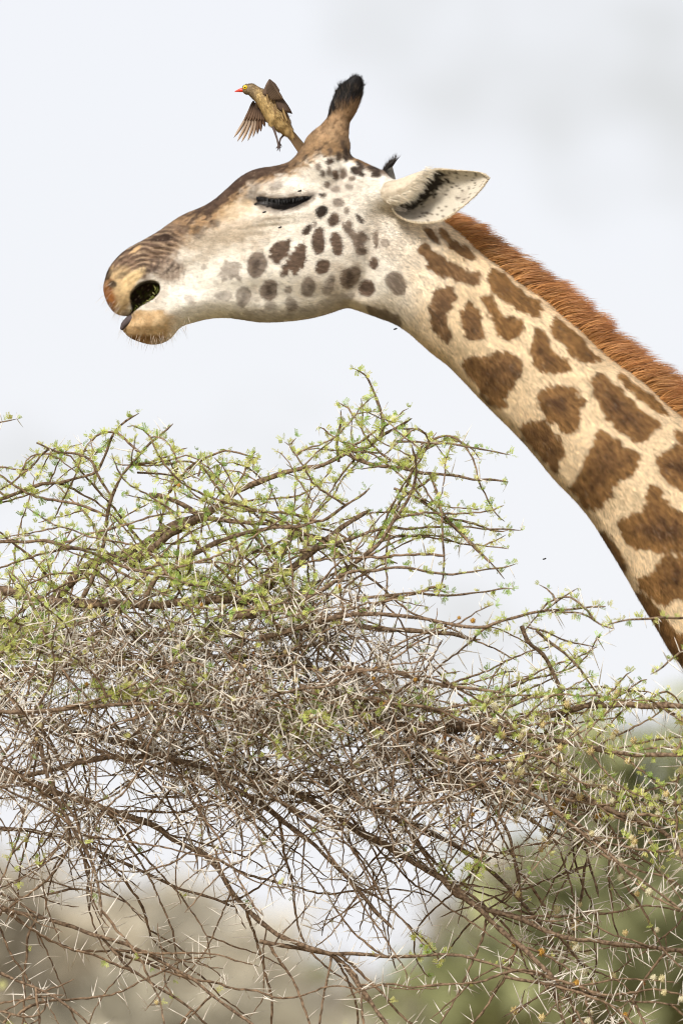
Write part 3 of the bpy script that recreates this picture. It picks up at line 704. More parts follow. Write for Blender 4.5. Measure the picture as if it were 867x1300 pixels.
# whiskers on the lips
n = 170
wu = np.concatenate([rng.uniform(134, 165, n // 3), rng.uniform(158, 240, n - n // 3)])
pts = []
for i in range(n):
    if i < n // 3:
        a = rng.uniform(0, 1); pts.append((np.interp(a, [0, .5, 1], [133, 134, 150]) + rng.uniform(0, 12), np.interp(a, [0, .5, 1], [358, 380, 399]) - rng.uniform(0, 6), -.9, .25 + a))
    else:
        a = rng.uniform(0, 1); pts.append((np.interp(a, [0, .2, .5, .8, 1], [156, 170, 195, 218, 240]), np.interp(a, [0, .2, .5, .8, 1], [419, 430, 436, 427, 411]) - rng.uniform(0, 10), -.55 + 1.2 * a, 1.0))
pts = np.array(pts); yy = rng.choice([-1, 1], n) * near_h(pts[:, 0], pts[:, 1]) * .96
rt = g2w(np.stack([pts[:, 0], pts[:, 1], yy], 1))
d0 = hv(pts[:, 2] + rng.normal(0, .3, n), pts[:, 3] + rng.normal(0, .25, n), np.sign(yy) * .5)
d1 = hv(pts[:, 2] * .8 + rng.normal(0, .3, n), pts[:, 3] + .3, np.sign(yy) * .2)
cc = np.tile(lin(196, 180, 160), (n, 1)) * rng.uniform(.7, 1.2, n)[:, None]
V_, F_, C_ = strands(rt, norm(d0), norm(d1), rng.uniform(7, 20, n) * PXS, np.full(n, .15 * PXS), cc, cc, 3)
link('whiskers', mesh_from('whiskers', V_, F_, M_MANE, C_), giraffe, kind='stuff')

# ears: thick cupped shells
def ear(name, bottom, top, depth, ydir, y0, thick=4.0, inner=None, extra_hair=True):
    ns, ntt = 46, 26
    def rs(p, m):
        p = chaikin(np.array(p, float), 2, False); s = np.concatenate([[0], np.cumsum(np.linalg.norm(np.diff(p, axis=0), axis=1))]); q = np.linspace(0, s[-1], m)
        return np.stack([np.interp(q, s, p[:, k]) for k in range(p.shape[1])], 1)
    B = rs(bottom, ns); Tt = rs(top, ns)
    tt = np.linspace(0, 1, ntt)
    A = B[:, None, :] * (1 - tt)[None, :, None] + Tt[:, None, :] * tt[None, :, None]
    ss = np.linspace(0, 1, ns)
    prof = np.sin(np.pi * tt ** 1.25) ** .9
    dep = np.interp(ss, [0, .15, .5, .85, 1], [.55, 1, .8, .35, .05])[:, None] * prof[None, :] * depth
    yin = y0(ss)[:, None] + dep
    yout = yin + thick * np.interp(ss, [0, .8, 1], [1.6, 1, .4])[:, None] * (0.35 + .65 * np.sin(np.pi * np.clip(tt, .02, .98)))[None, :]
    In = np.stack([A[..., 0], A[..., 1], yin], -1); Ou = np.stack([A[..., 0], A[..., 1], yout], -1)
    c = A.mean((0, 1)); Ou[..., :2] = c[None, None] + (Ou[..., :2] - c) * 1.012
    V = np.concatenate([In.reshape(-1, 3), Ou.reshape(-1, 3)]); n0 = ns * ntt
    F = []
    for i in range(ns - 1):
        for j in range(ntt - 1):
            a = i * ntt + j; F.append([a, a + 1, a + ntt + 1, a + ntt]); F.append([n0 + a, n0 + a + ntt, n0 + a + ntt + 1, n0 + a + 1])
        a, b = i * ntt, (i + 1) * ntt; F.append([a, b, n0 + b, n0 + a]); a += ntt - 1; b += ntt - 1; F.append([a, n0 + a, n0 + b, b])
    for j in range(ntt - 1):
        a = j; F.append([a, n0 + a, n0 + a + 1, a + 1]); a = (ns - 1) * ntt + j; F.append([a, a + 1, n0 + a + 1, n0 + a])
    u_, v_ = V[:, 0], V[:, 1]
    sg_, tg = np.meshgrid(ss, tt, indexing='ij')
    cin = np.ones((n0, 3)) * lin(206, 196, 178) * .85
    nn = fbm(In[..., 0].ravel() / 2.0, In[..., 1].ravel() / 2.0, 8.0)
    cin = mixc(cin, lin(150, 138, 124), .5 * sstep(.0, .9, fbm(In[..., 0].ravel() / 14, In[..., 1].ravel() / 14, 3.)))
    cin = mixc(cin, lin(70, 58, 48), sstep(.42, .8, nn) * .75 * sstep(.1, .3, sg_.ravel()))
    cin = mixc(cin, lin(30, 24, 20), sstep(.22, .62, np.exp(-.5 * (((sg_ - .30) / .24) ** 2 + ((tg - .84) / .24) ** 2)).ravel() + .25 * nn) * .97)
    rim = sstep(.06, 0, np.minimum(tg, 1 - tg)).ravel()
    cin = mixc(cin, lin(216, 200, 172), rim * .7)
    cou = np.ones((n0, 3)) * (lin(214, 200, 178) if inner is None else lin(*inner))
    return V, np.array(F), np.concatenate([cin, cou]), In
eb = CB([(322, 300), (340, 330), (395, 362), (480, 371), (545, 357), (620, 303), (690, 238), (728, 182)])
et = CB([(330, 278), (392, 262), (440, 205), (482, 146), (520, 140), (600, 146), (700, 153), (728, 176)])
V_, F_, C_, EIn = ear('ear', eb, et, 30, 1, lambda s: -66 - 34 * np.minimum(s * 1.6, 1) + 10 * s)
eW = g2w(V_)
ear_near = link('ear', mesh_from('ear', eW, orient(eW, F_), M_COAT, C_), giraffe)
# fringe of pale hair over the ear opening, tufts inside
n = 620; tt_ = rng.random(n)
fe = np.array(CB([(328, 280), (360, 268), (395, 262), (430, 222), (460, 180), (490, 146)])); k5 = np.linspace(0, 1, 6)
fu, fv = np.interp(tt_, k5, fe[:, 0]) + rng.uniform(-9, 1, n), np.interp(tt_, k5, fe[:, 1]) + rng.uniform(-6, 2, n)
rt = g2w(np.stack([fu, fv, np.interp(tt_, [0, 1], [-86, -98]) + rng.normal(0, 2, n)], 1))
d0 = hv(.9 + rng.normal(0, .2, n), .25 + rng.normal(0, .25, n), -.25 + 0 * fu); d1 = hv(.8 + rng.normal(0, .2, n), .75 + rng.normal(0, .3, n), .3 + 0 * fu)
cc = np.tile(lin(226, 214, 192), (n, 1)) * rng.uniform(.6, 1.1, n)[:, None]
V_, F_, C_ = strands(rt, norm(d0), norm(d1), rng.uniform(6, 15, n) * PXS, np.full(n, .32 * PXS), cc, cc, 4)
link('ear_fringe', mesh_from('ear_fringe', V_, F_, M_MANE, C_), ear_near, kind='stuff')
# soft hair along the rim
n = 1500; rim_p = chaikin(np.array(eb + et[::-1], float), 2, False); kk = rng.random(n) * (len(rim_p) - 1.001); k0 = kk.astype(int)
rp2 = rim_p[k0] + (rim_p[k0 + 1] - rim_p[k0]) * (kk - k0)[:, None]; od = norm(rp2 - np.array([548., 250.]))
ry = np.interp(rp2[:, 0], [496, 540, 618], [-70, -96, -88])
cc = np.tile(lin(222, 206, 178), (n, 1)) * rng.uniform(.6, 1.1, n)[:, None]
V_, F_, C_ = strands(g2w(np.column_stack([rp2 - od * 1.5, ry + rng.normal(0, 1.5, n)])), norm(hv(od[:, 0] + .5, od[:, 1], rng.normal(0, .3, n))), norm(hv(od[:, 0] * .5 + .9, od[:, 1] * .6 - .1, rng.normal(0, .3, n))), rng.uniform(2.5, 5, n) * PXS, np.full(n, .3 * PXS), cc, cc, 2)
link('rim_hair', mesh_from('rim_hair', V_, F_, M_MANE, C_), ear_near, kind='stuff')
# front flap of the ear, a furry rolled edge reaching up to the upper rim
fp = CB([(300, 285), (330, 280), (392, 262), (440, 205), (484, 146), (440, 150), (390, 168), (335, 186), (290, 190), (255, 240)])
us = np.arange(470, 552, 1.3); vs_ = np.arange(215, 272, 1.3); A_, B_ = np.meshgrid(us, vs_, indexing='ij'); dd = sdpoly(A_, B_, chaikin(fp, 2))
yy_ = np.arange(-112, -30, 1.3)[None, None, :]
yc = np.interp(A_, [470, 500, 545], [-62, -76, -92])[:, :, None]; hh = np.sqrt(np.maximum(2 * 14 * dd - dd ** 2 * .5, 0))[:, :, None] * .62
f_ = (np.abs(yy_ - yc) - hh).astype(np.float32); f_ = np.where(dd[:, :, None] <= 0, np.maximum(f_, -dd[:, :, None]), f_)
V_, F_ = surface_nets(f_); V_ = np.stack([470 + V_[:, 0] * 1.3, 215 + V_[:, 1] * 1.3, -112 + V_[:, 2] * 1.3], 1); V_ = smooth_v(V_, F_, 4, .5)
fw = g2w(V_); nn = fbm(V_[:, 0] / 4, V_[:, 1] / 4, 6.)
C_ = mixc(np.ones((len(V_), 3)) * lin(222, 208, 186) * .95, lin(180, 160, 134), .5 * sstep(0, .8, nn))
fF = orient(fw, F_)
link('ear_flap', mesh_from('ear_flap', fw, fF, M_COAT, C_), ear_near)
# fur on the ear flap
fnr = vnormals(fw, fF); n = 5000; ii = rng.integers(0, len(fw), n)
dr = hv(.85 + rng.normal(0, .2, n), -.35 + rng.normal(0, .2, n), 0 * ii); dr = norm(dr - fnr[ii] * np.einsum('ij,ij->i', dr, fnr[ii])[:, None] + fnr[ii] * .10)
rt = fw[ii] + rng.normal(0, .0006, (n, 3)); sdv = norm(np.cross(dr, fnr[ii])) * .36 * PXS; ln = rng.uniform(2, 3.6, n)[:, None] * PXS
link('ear_hair', mesh_from('ear_hair', np.stack([rt - sdv, rt + sdv, rt + dr * ln], 1).reshape(-1, 3), np.arange(3 * n).reshape(-1, 3), M_FUR,
     np.repeat(C_[ii] * rng.uniform(.75, 1.2, n)[:, None], 3, 0), True, np.repeat(norm(fnr[ii] + rng.normal(0, .2, (n, 3))), 3, 0)), ear_near, kind='stuff')
# far ear, seen on edge
eb2 = [(476, 234), (486, 237), (497, 238), (502, 230), (503, 218), (500, 206), (498, 196)]
et2 = [(474, 226), (478, 220), (482, 215), (485, 210), (489, 203), (493, 197), (496, 192)]
V_, F_, C_, _x = ear('ear', eb2, et2, 8, 1, lambda s: 50 + 95 * s, 3.0, (86, 74, 66))
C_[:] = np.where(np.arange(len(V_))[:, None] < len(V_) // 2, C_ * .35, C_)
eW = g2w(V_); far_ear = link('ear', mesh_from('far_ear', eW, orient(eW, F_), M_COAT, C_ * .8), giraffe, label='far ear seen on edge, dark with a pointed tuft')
n = 160; tt_ = rng.random(n)
rt = g2w(np.stack([np.interp(tt_, [0, 1], [482, 499]) , np.interp(tt_, [0, .5, 1], [217, 206, 200]), 90 + 40 * tt_], 1))
cc = np.tile(lin(60, 52, 46), (n, 1)) * rng.uniform(.5, 1.4, n)[:, None]
V_, F_, C_ = strands(rt, norm(hv(.5 + 0 * tt_, -.8 + 0 * tt_, .2 + 0 * tt_)), norm(hv(.35 + rng.normal(0, .3, n), -1 + 0 * tt_, 0 * tt_)), rng.uniform(10, 22, n) * PXS, np.full(n, .45 * PXS), cc, cc, 3)
link('ear_tuft', mesh_from('ear_tuft', V_, F_, M_MANE, C_), far_ear, kind='stuff')

# leaves between the lips and the tongue tip
bag = Bag()
ml = np.array(CJ([(240, 720), (300, 680), (350, 640), (400, 600), (450, 575), (495, 540), (508, 505), (500, 480)]))
for i in range(120):
    a = rng.random() ** .8 * (len(ml) - 1); k = min(int(a), len(ml) - 2); p = ml[k] * (1 - a + k) + ml[k + 1] * (a - k) + rng.normal(0, 2.2, 2)
    yb = -rng.uniform(.45, 1.0) * float(near_h(p[:1], p[1:2])[0])
    d = norm(rng.normal(0, 1, 3)); e = norm(np.cross(d, rng.normal(0, 1, 3))); L_ = rng.uniform(2, 4.5); w_ = L_ * .3
    c = np.array([p[0], p[1], yb]); q_ = np.array([c - d * L_, c + e * w_, c + d * L_, c - e * w_])
    bag.add(g2w(q_), [[0, 1, 2, 3]], lin(*random.choice([(96, 104, 44), (120, 122, 60), (70, 78, 30), (140, 136, 80)])))
link('mouthful_of_leaves', bag.mesh('mouthful', M_LEAF, False), giraffe, kind='stuff')
ch = [(176, 402, -10, 7), (164, 408, -12, 5.5), (158, 413, -12, 4.0), (155.5, 417.5, -12, 2.6)]
tu = np.arange(140, 190, 1.2); tv = np.arange(392, 432, 1.2); ty = np.arange(-30, 10, 1.2)
f_ = chain_sdf((tu[:, None, None], tv[None, :, None], ty[None, None, :]), ch, .8)
V_, F_ = surface_nets(f_); V_ = np.stack([140 + V_[:, 0] * 1.2, 392 + V_[:, 1] * 1.2, -30 + V_[:, 2] * 1.2], 1); tw = g2w(V_)
link('tongue', mesh_from('tongue', tw, orient(tw, F_), M_COAT, np.tile(lin(84, 74, 74), (len(tw), 1))), giraffe, label='grey tongue tip between the lips')

# ================================================================== OXPECKER
bird = empty('oxpecker', tuple(wp([354.], [188.], .03)[0]), label='small brown bird with red beak and yellow eye fluttering above the forehead', category='bird')
BY = 20.0     # depth of the bird's middle in pixels
def b2w(p):
    p = np.asarray(p, float); return g2w(np.stack([p[:, 0], p[:, 1], p[:, 2] + BY], 1))
ou, ov, oy = np.arange(296, 384, .7), np.arange(92, 184, .7), np.arange(-22, 22, .7)
Pb = (ou[:, None, None], ov[None, :, None], oy[None, None, :])
f_ = chain_sdf(Pb, [(314, 111.5, 0, 6.8), (319, 111.5, 0, 7.6), (326, 117, 0, 8.6), (336, 124, 0, 11.5), (344, 133, 0, 14), (350, 143, 0, 14.5), (357, 154, 0, 11.5), (364, 163, 0, 7.5), (369, 170, 0, 4.5)], 1.05)
f_ = smin(f_, chain_sdf(Pb, [(346, 148, -6, 6), (344, 156, -6, 3.2)]), 4)
f_ = smin(f_, chain_sdf(Pb, [(358, 158, 5, 5), (360, 166, 5, 2.4)]), 4)
V_, F_ = surface_nets(f_); V_ = np.stack([296 + V_[:, 0] * .7, 92 + V_[:, 1] * .7, -22 + V_[:, 2] * .7], 1)
V_ = smooth_v(V_, F_, 2, .5); ow = b2w(V_); F_ = orient(ow, F_)
u_, v_ = V_[:, 0], V_[:, 1]; nn = fbm(u_ / 5, v_ / 5, V_[:, 2] / 5)
back = (u_ - 330) * .75 - (v_ - 120) * .66
C_ = np.ones((len(V_), 3)) * lin(200, 172, 118)
C_ = mixc(C_, lin(146, 122, 94), sstep(-2, 10, back + 3 * nn)); C_ = mixc(C_, lin(138, 118, 90), sstep(330, 320, u_ + 2 * nn))
C_ = mixc(C_, lin(222, 194, 138), .7 * sstep(0, .7, fbm(u_ / 3, v_ / 12, 2.)) * sstep(130, 150, v_))
C_ = mixc(C_, lin(130, 96, 60), .7 * sstep(.1, .8, fbm(u_ / 2.6, v_ / 9, 7.)) * sstep(125, 140, v_))
obody = link('body', mesh_from('bird_body', ow, F_, M_BIRD, C_), bird)
# plumage
on = vnormals(ow, F_); n = 5200; ii = rng.integers(0, len(ow), n)
dr = np.stack([.62 + rng.normal(0, .2, n), rng.normal(0, .12, n), -.78 + rng.normal(0, .2, n)], 1)
dr = norm(dr - on[ii] * np.einsum('ij,ij->i', dr, on[ii])[:, None] + on[ii] * .22); sv = norm(np.cross(dr, on[ii])) * .55 * PXS
ln = np.interp(u_[ii], [308, 325, 350], [1.6, 3, 5.5])[:, None] * rng.uniform(.7, 1.2, (n, 1)) * PXS
link('plumage', mesh_from('plumage', np.stack([ow[ii] - sv, ow[ii] + sv, ow[ii] + dr * ln], 1).reshape(-1, 3), np.arange(3 * n).reshape(-1, 3), M_FEATHER,
     np.repeat(C_[ii] * rng.uniform(.7, 1.25, n)[:, None], 3, 0), True, np.repeat(on[ii], 3, 0)), bird, kind='stuff')
def chain_mesh(name, pts, step, m, parent, ysc=1.0, conv=b2w, colr=None, **kw):
    p = np.array(pts); lo = p[:, :3].min(0) - p[:, 3].max() - 2 * step; hi = p[:, :3].max(0) + p[:, 3].max() + 2 * step
    ax = [np.arange(lo[k], hi[k], step) for k in range(3)]
    f = chain_sdf((ax[0][:, None, None], ax[1][None, :, None], ax[2][None, None, :]), pts, ysc)
    V, F = surface_nets(f); V = lo[None] + V * step; V = smooth_v(V, F, 1, .4); w = conv(V)
    return link(name, mesh_from(name, w, orient(w, F), m, None if colr is None else np.tile(colr, (len(w), 1))), parent, **kw)
chain_mesh('beak', [(310, 112.2, 0, 3.0), (305, 112.8, 0, 2.4), (298.6, 114.2, 0, .7)], .4, M_BEAK, bird)
for sg in (-1, 1):
    V_, F_ = ellipsoid((311.3, 109.6, sg * 6.1), (2.7, 2.7, 1.3), 16, 8)
    e = link('eye', mesh_from('bird_eye', b2w(V_), F_, M_RING), bird)
    V_, F_ = ellipsoid((311.1, 109.7, sg * 7.0), (1.25, 1.25, .7), 12, 6); link('pupil', mesh_from('pupil', b2w(V_), F_, M_EYE), e)
def feather(p0, p1, w0, w1, c0, c1, nrm, curve=0.0, m=M_FEATHER, name='feather', parent=None):
    p0 = np.array(p0, float); p1 = np.array(p1, float); d = norm(p1 - p0); nrm = norm(np.array(nrm, float)); s_ = norm(np.cross(d, nrm)); nrm = np.cross(s_, d)
    k = 9; V = []; C = []
    for i in range(k):
        t = i / (k - 1); c = p0 + (p1 - p0) * t + s_ * curve * math.sin(math.pi * t)
        wd = (w0 * (1 - t) + w1 * t) * min(1, .45 + 3 * t) * (1 - max(0, (t - .72) / .28) ** 2 * .92)
        for x, z in ((-1, 0), (0, .35), (1, 0), (0, -.15)):
            V.append(c + s_ * x * wd + nrm * z * wd); C.append(np.array(c0) * (1 - t) + np.array(c1) * t)
    F = [[i * 4 + a, i * 4 + (a + 1) % 4, i * 4 + 4 + (a + 1) % 4, i * 4 + 4 + a] for i in range(k - 1) for a in range(4)]
    F += [[0, 3, 2, 1], [k * 4 - 4, k * 4 - 3, k * 4 - 2, k * 4 - 1]]
    w = b2w(np.array(V)); return link(name, mesh_from(name, w, orient(w, np.array(F)), m, np.array(C)), parent)
# near wing, raised and folded back
wing = chain_mesh('wing', [(338, 117, -9, 4.5), (340.5, 107, -12, 3.0), (342.5, 101.5, -13, 1.8), (348, 107, -12, 2.6), (353, 114, -11, 2.2)], .6, M_BIRD, bird, .9, colr=lin(96, 78, 64))
for i in range(9):
    t = i / 8
    feather((342 + 7 * (1 - t), 100.5 + 13 * (1 - t), -16 + 1.5 * (1 - t)), (371.5 - 15 * (1 - t), 144 - 3 * (1 - t), -14 + .6 * i), 2.5, 2.6,
            lin(82, 66, 56) * random.uniform(.8, 1.2), lin(104, 84, 70) * random.uniform(.7, 1.2), (.25, -.2, -1), 1.2, parent=wing)
for i in range(7):
    t = i / 6
    feather((339 + 5 * t, 110 - 8 * t, -17), (347 + 13 * t, 128 - 1 * t, -17.5), 2.3, 2.2, lin(92, 74, 60) * random.uniform(.8, 1.2), lin(120, 98, 78), (.3, -.5, -1), .6, parent=wing)
for i in range(5):
    feather((339 + 4.5 * i, 118 + 3 * i, -13), (347 + 4.6 * i, 149 + 1.5 * i, -12.5), 2.1, 1.6, lin(150, 122, 84), lin(190, 160, 110) * random.uniform(.8, 1.1), (.2, -.1, -1), .5, parent=wing)
# far wing, spread forward and down
wing2 = chain_mesh('wing', [(330, 126, 8, 5), (328, 131, 14, 4.4), (326, 137, 18, 3.4)], .6, M_BIRD, bird, .9, colr=lin(110, 90, 72))
tips = [(296.5, 171), (301, 176), (306.5, 177), (314.5, 175.5), (321, 171), (326.5, 167.5), (331, 164), (336, 158), (340, 153)]
for i, (tu_, tv_) in enumerate(tips):
    t = i / 8
    feather((322 + 10 * t, 127 + 15 * t, 17 - 6 * t), (tu_, tv_, 26 - 14 * t), 2.6, 2.0, lin(100, 80, 66) * random.uniform(.85, 1.15), (lin(226, 200, 174) if t < .6 else lin(140, 108, 84)) * random.uniform(.9, 1.1), (.3, .25, -1), -1.6 + 1.5 * t, parent=wing2)
for i in range(8):
    t = i / 7
    feather((322 + 11 * t, 125 + 14 * t, 15 - 7 * t), (310 + 25 * t, 150 + 1.5 * t, 20 - 11 * t), 2.6, 2.1, lin(84, 66, 54) * random.uniform(.8, 1.2), lin(140, 112, 92) * random.uniform(.85, 1.1), (.3, .25, -1), -.8, parent=wing2)
tail = feather((364, 163, 0), (392, 197, 4), 5.5, 5.0, lin(140, 112, 76), lin(128, 106, 80), (.5, -.4, -1), 0, name='tail', parent=bird)
for i, o in enumerate((-5, -2.4, 0, 2.4, 5)):
    feather((366 + .4 * o, 164 - .5 * o, -1.5 + .2 * o), (391 + o * .8, 197 - o * .8, 2.5 + .3 * o), 2.4, 2.2, lin(112, 90, 68) * random.uniform(.85, 1.1), lin(150, 124, 92) * random.uniform(.85, 1.1), (.5, -.4, -1), .4, parent=tail)
for pts_, toes in (([(344, 154, -6, 2.2), (348.5, 165, -7, 1.5), (352, 176, -7, 1.2), (353.5, 184, -7, 1.2)], [(352, 190), (355, 191), (350.5, 187), (356.5, 186.5)]),
                   ([(360, 164, 5, 2.0), (359.5, 170, 4, 1.4), (356, 174, 3, 1.2), (354.5, 180, 2, 1.2)], [(351.5, 185), (355, 187), (357.5, 184)])):
    lg = chain_mesh('leg', pts_, .5, M_BIRD, bird, colr=lin(96, 82, 76))
    e = pts_[-1]
    for tu_, tv_ in toes: chain_mesh('toe', [(e[0], e[1], e[2], 1.0), ((e[0] + tu_) / 2 + .6, (e[1] + tv_) / 2, e[2] - .6, .8), (tu_, tv_, e[2] + .4, .5)], .35, M_BIRD, lg, colr=lin(80, 68, 64))

# ------------------------------------------------ flies
fly_m = None
for (fu_, fv_, fy_, lb) in [(690, 711, -.05, 'tiny black fly in the open air between the thorn tree and the neck'), (501.5, 418.5, -.02, 'tiny black fly hovering under the throat'),
                            (432.5, 248.5, None, 'tiny black fly on the white skin in front of the ear'), (380.5, 247, None, 'tiny black fly on the white brow above the closed eye'),
                            (336, 274, None, 'tiny black fly just under the front corner of the closed eye'), (355.7, 293.4, None, 'tiny black fly on the white cheek below the closed eye')]:
    if fy_ is None: fy_ = -(float(near_h(np.array([fu_]), np.array([fv_]))[0]) + 1.2) * PXS
    fl_ = empty('fly', tuple(wp([fu_], [fv_], fy_)[0]), label=lb, category='fly')
    c0_ = (fu_, fv_, fy_ / PXS)
    chain_mesh('body', [(c0_[0] - 1.5, c0_[1] + .3, c0_[2], .8), (c0_[0], c0_[1], c0_[2], 1.0), (c0_[0] + 1.8, c0_[1] - .5, c0_[2], .8)], .3, M_FLY, fl_, conv=g2w)
    for sg in (-1, 1):
        q_ = np.array([[c0_[0], c0_[1] - .6, c0_[2] + .3 * sg], [c0_[0] + 1.5, c0_[1] - 1.6, c0_[2] + 1.2 * sg], [c0_[0] + 2.6, c0_[1] - 1.0, c0_[2] + 1.4 * sg], [c0_[0] + 1.6, c0_[1] - .4, c0_[2] + .8 * sg]])
        link('wing', mesh_from('fly_wing', g2w(q_), [[0, 1, 2, 3]], M_FLY), fl_)

# ================================================================== THORN TREE
tree = empty('thorn_tree', (wp([-330.], [650.], .25)[0, 0], .25, 0), label='tangled acacia thorn tree with white spines, green leaf tufts and pale flower balls', category='tree')
def resample(p, step):
    p = np.asarray(p, float); s = np.concatenate([[0], np.cumsum(np.hypot(np.diff(p[:, 0]), np.diff(p[:, 1])))]); n = max(int(s[-1] / step), 2)
    q = np.linspace(0, s[-1], n + 1); return np.stack([np.interp(q, s, p[:, k]) for k in range(p.shape[1])], 1)
def tubes(P, R, sides):
    """P (n,3) world points, R (n,) metres"""
    T = np.gradient(P, axis=0); T = norm(T); ref = np.array([.31, .2, .93]); A = norm(np.cross(T, ref)); B = np.cross(T, A)
    th = np.arange(sides) * 2 * np.pi / sides
    V = P[:, None, :] + R[:, None, None] * (np.cos(th)[None, :, None] * A[:, None, :] + np.sin(th)[None, :, None] * B[:, None, :])
    n = len(P); i = np.arange(n - 1)[:, None] * sides; j = np.arange(sides)[None]; j2 = (j + 1) % sides
    F = np.stack([i + j, i + j2, i + sides + j2, i + sides + j], -1).reshape(-1, 4)
    return V.reshape(-1, 3), F
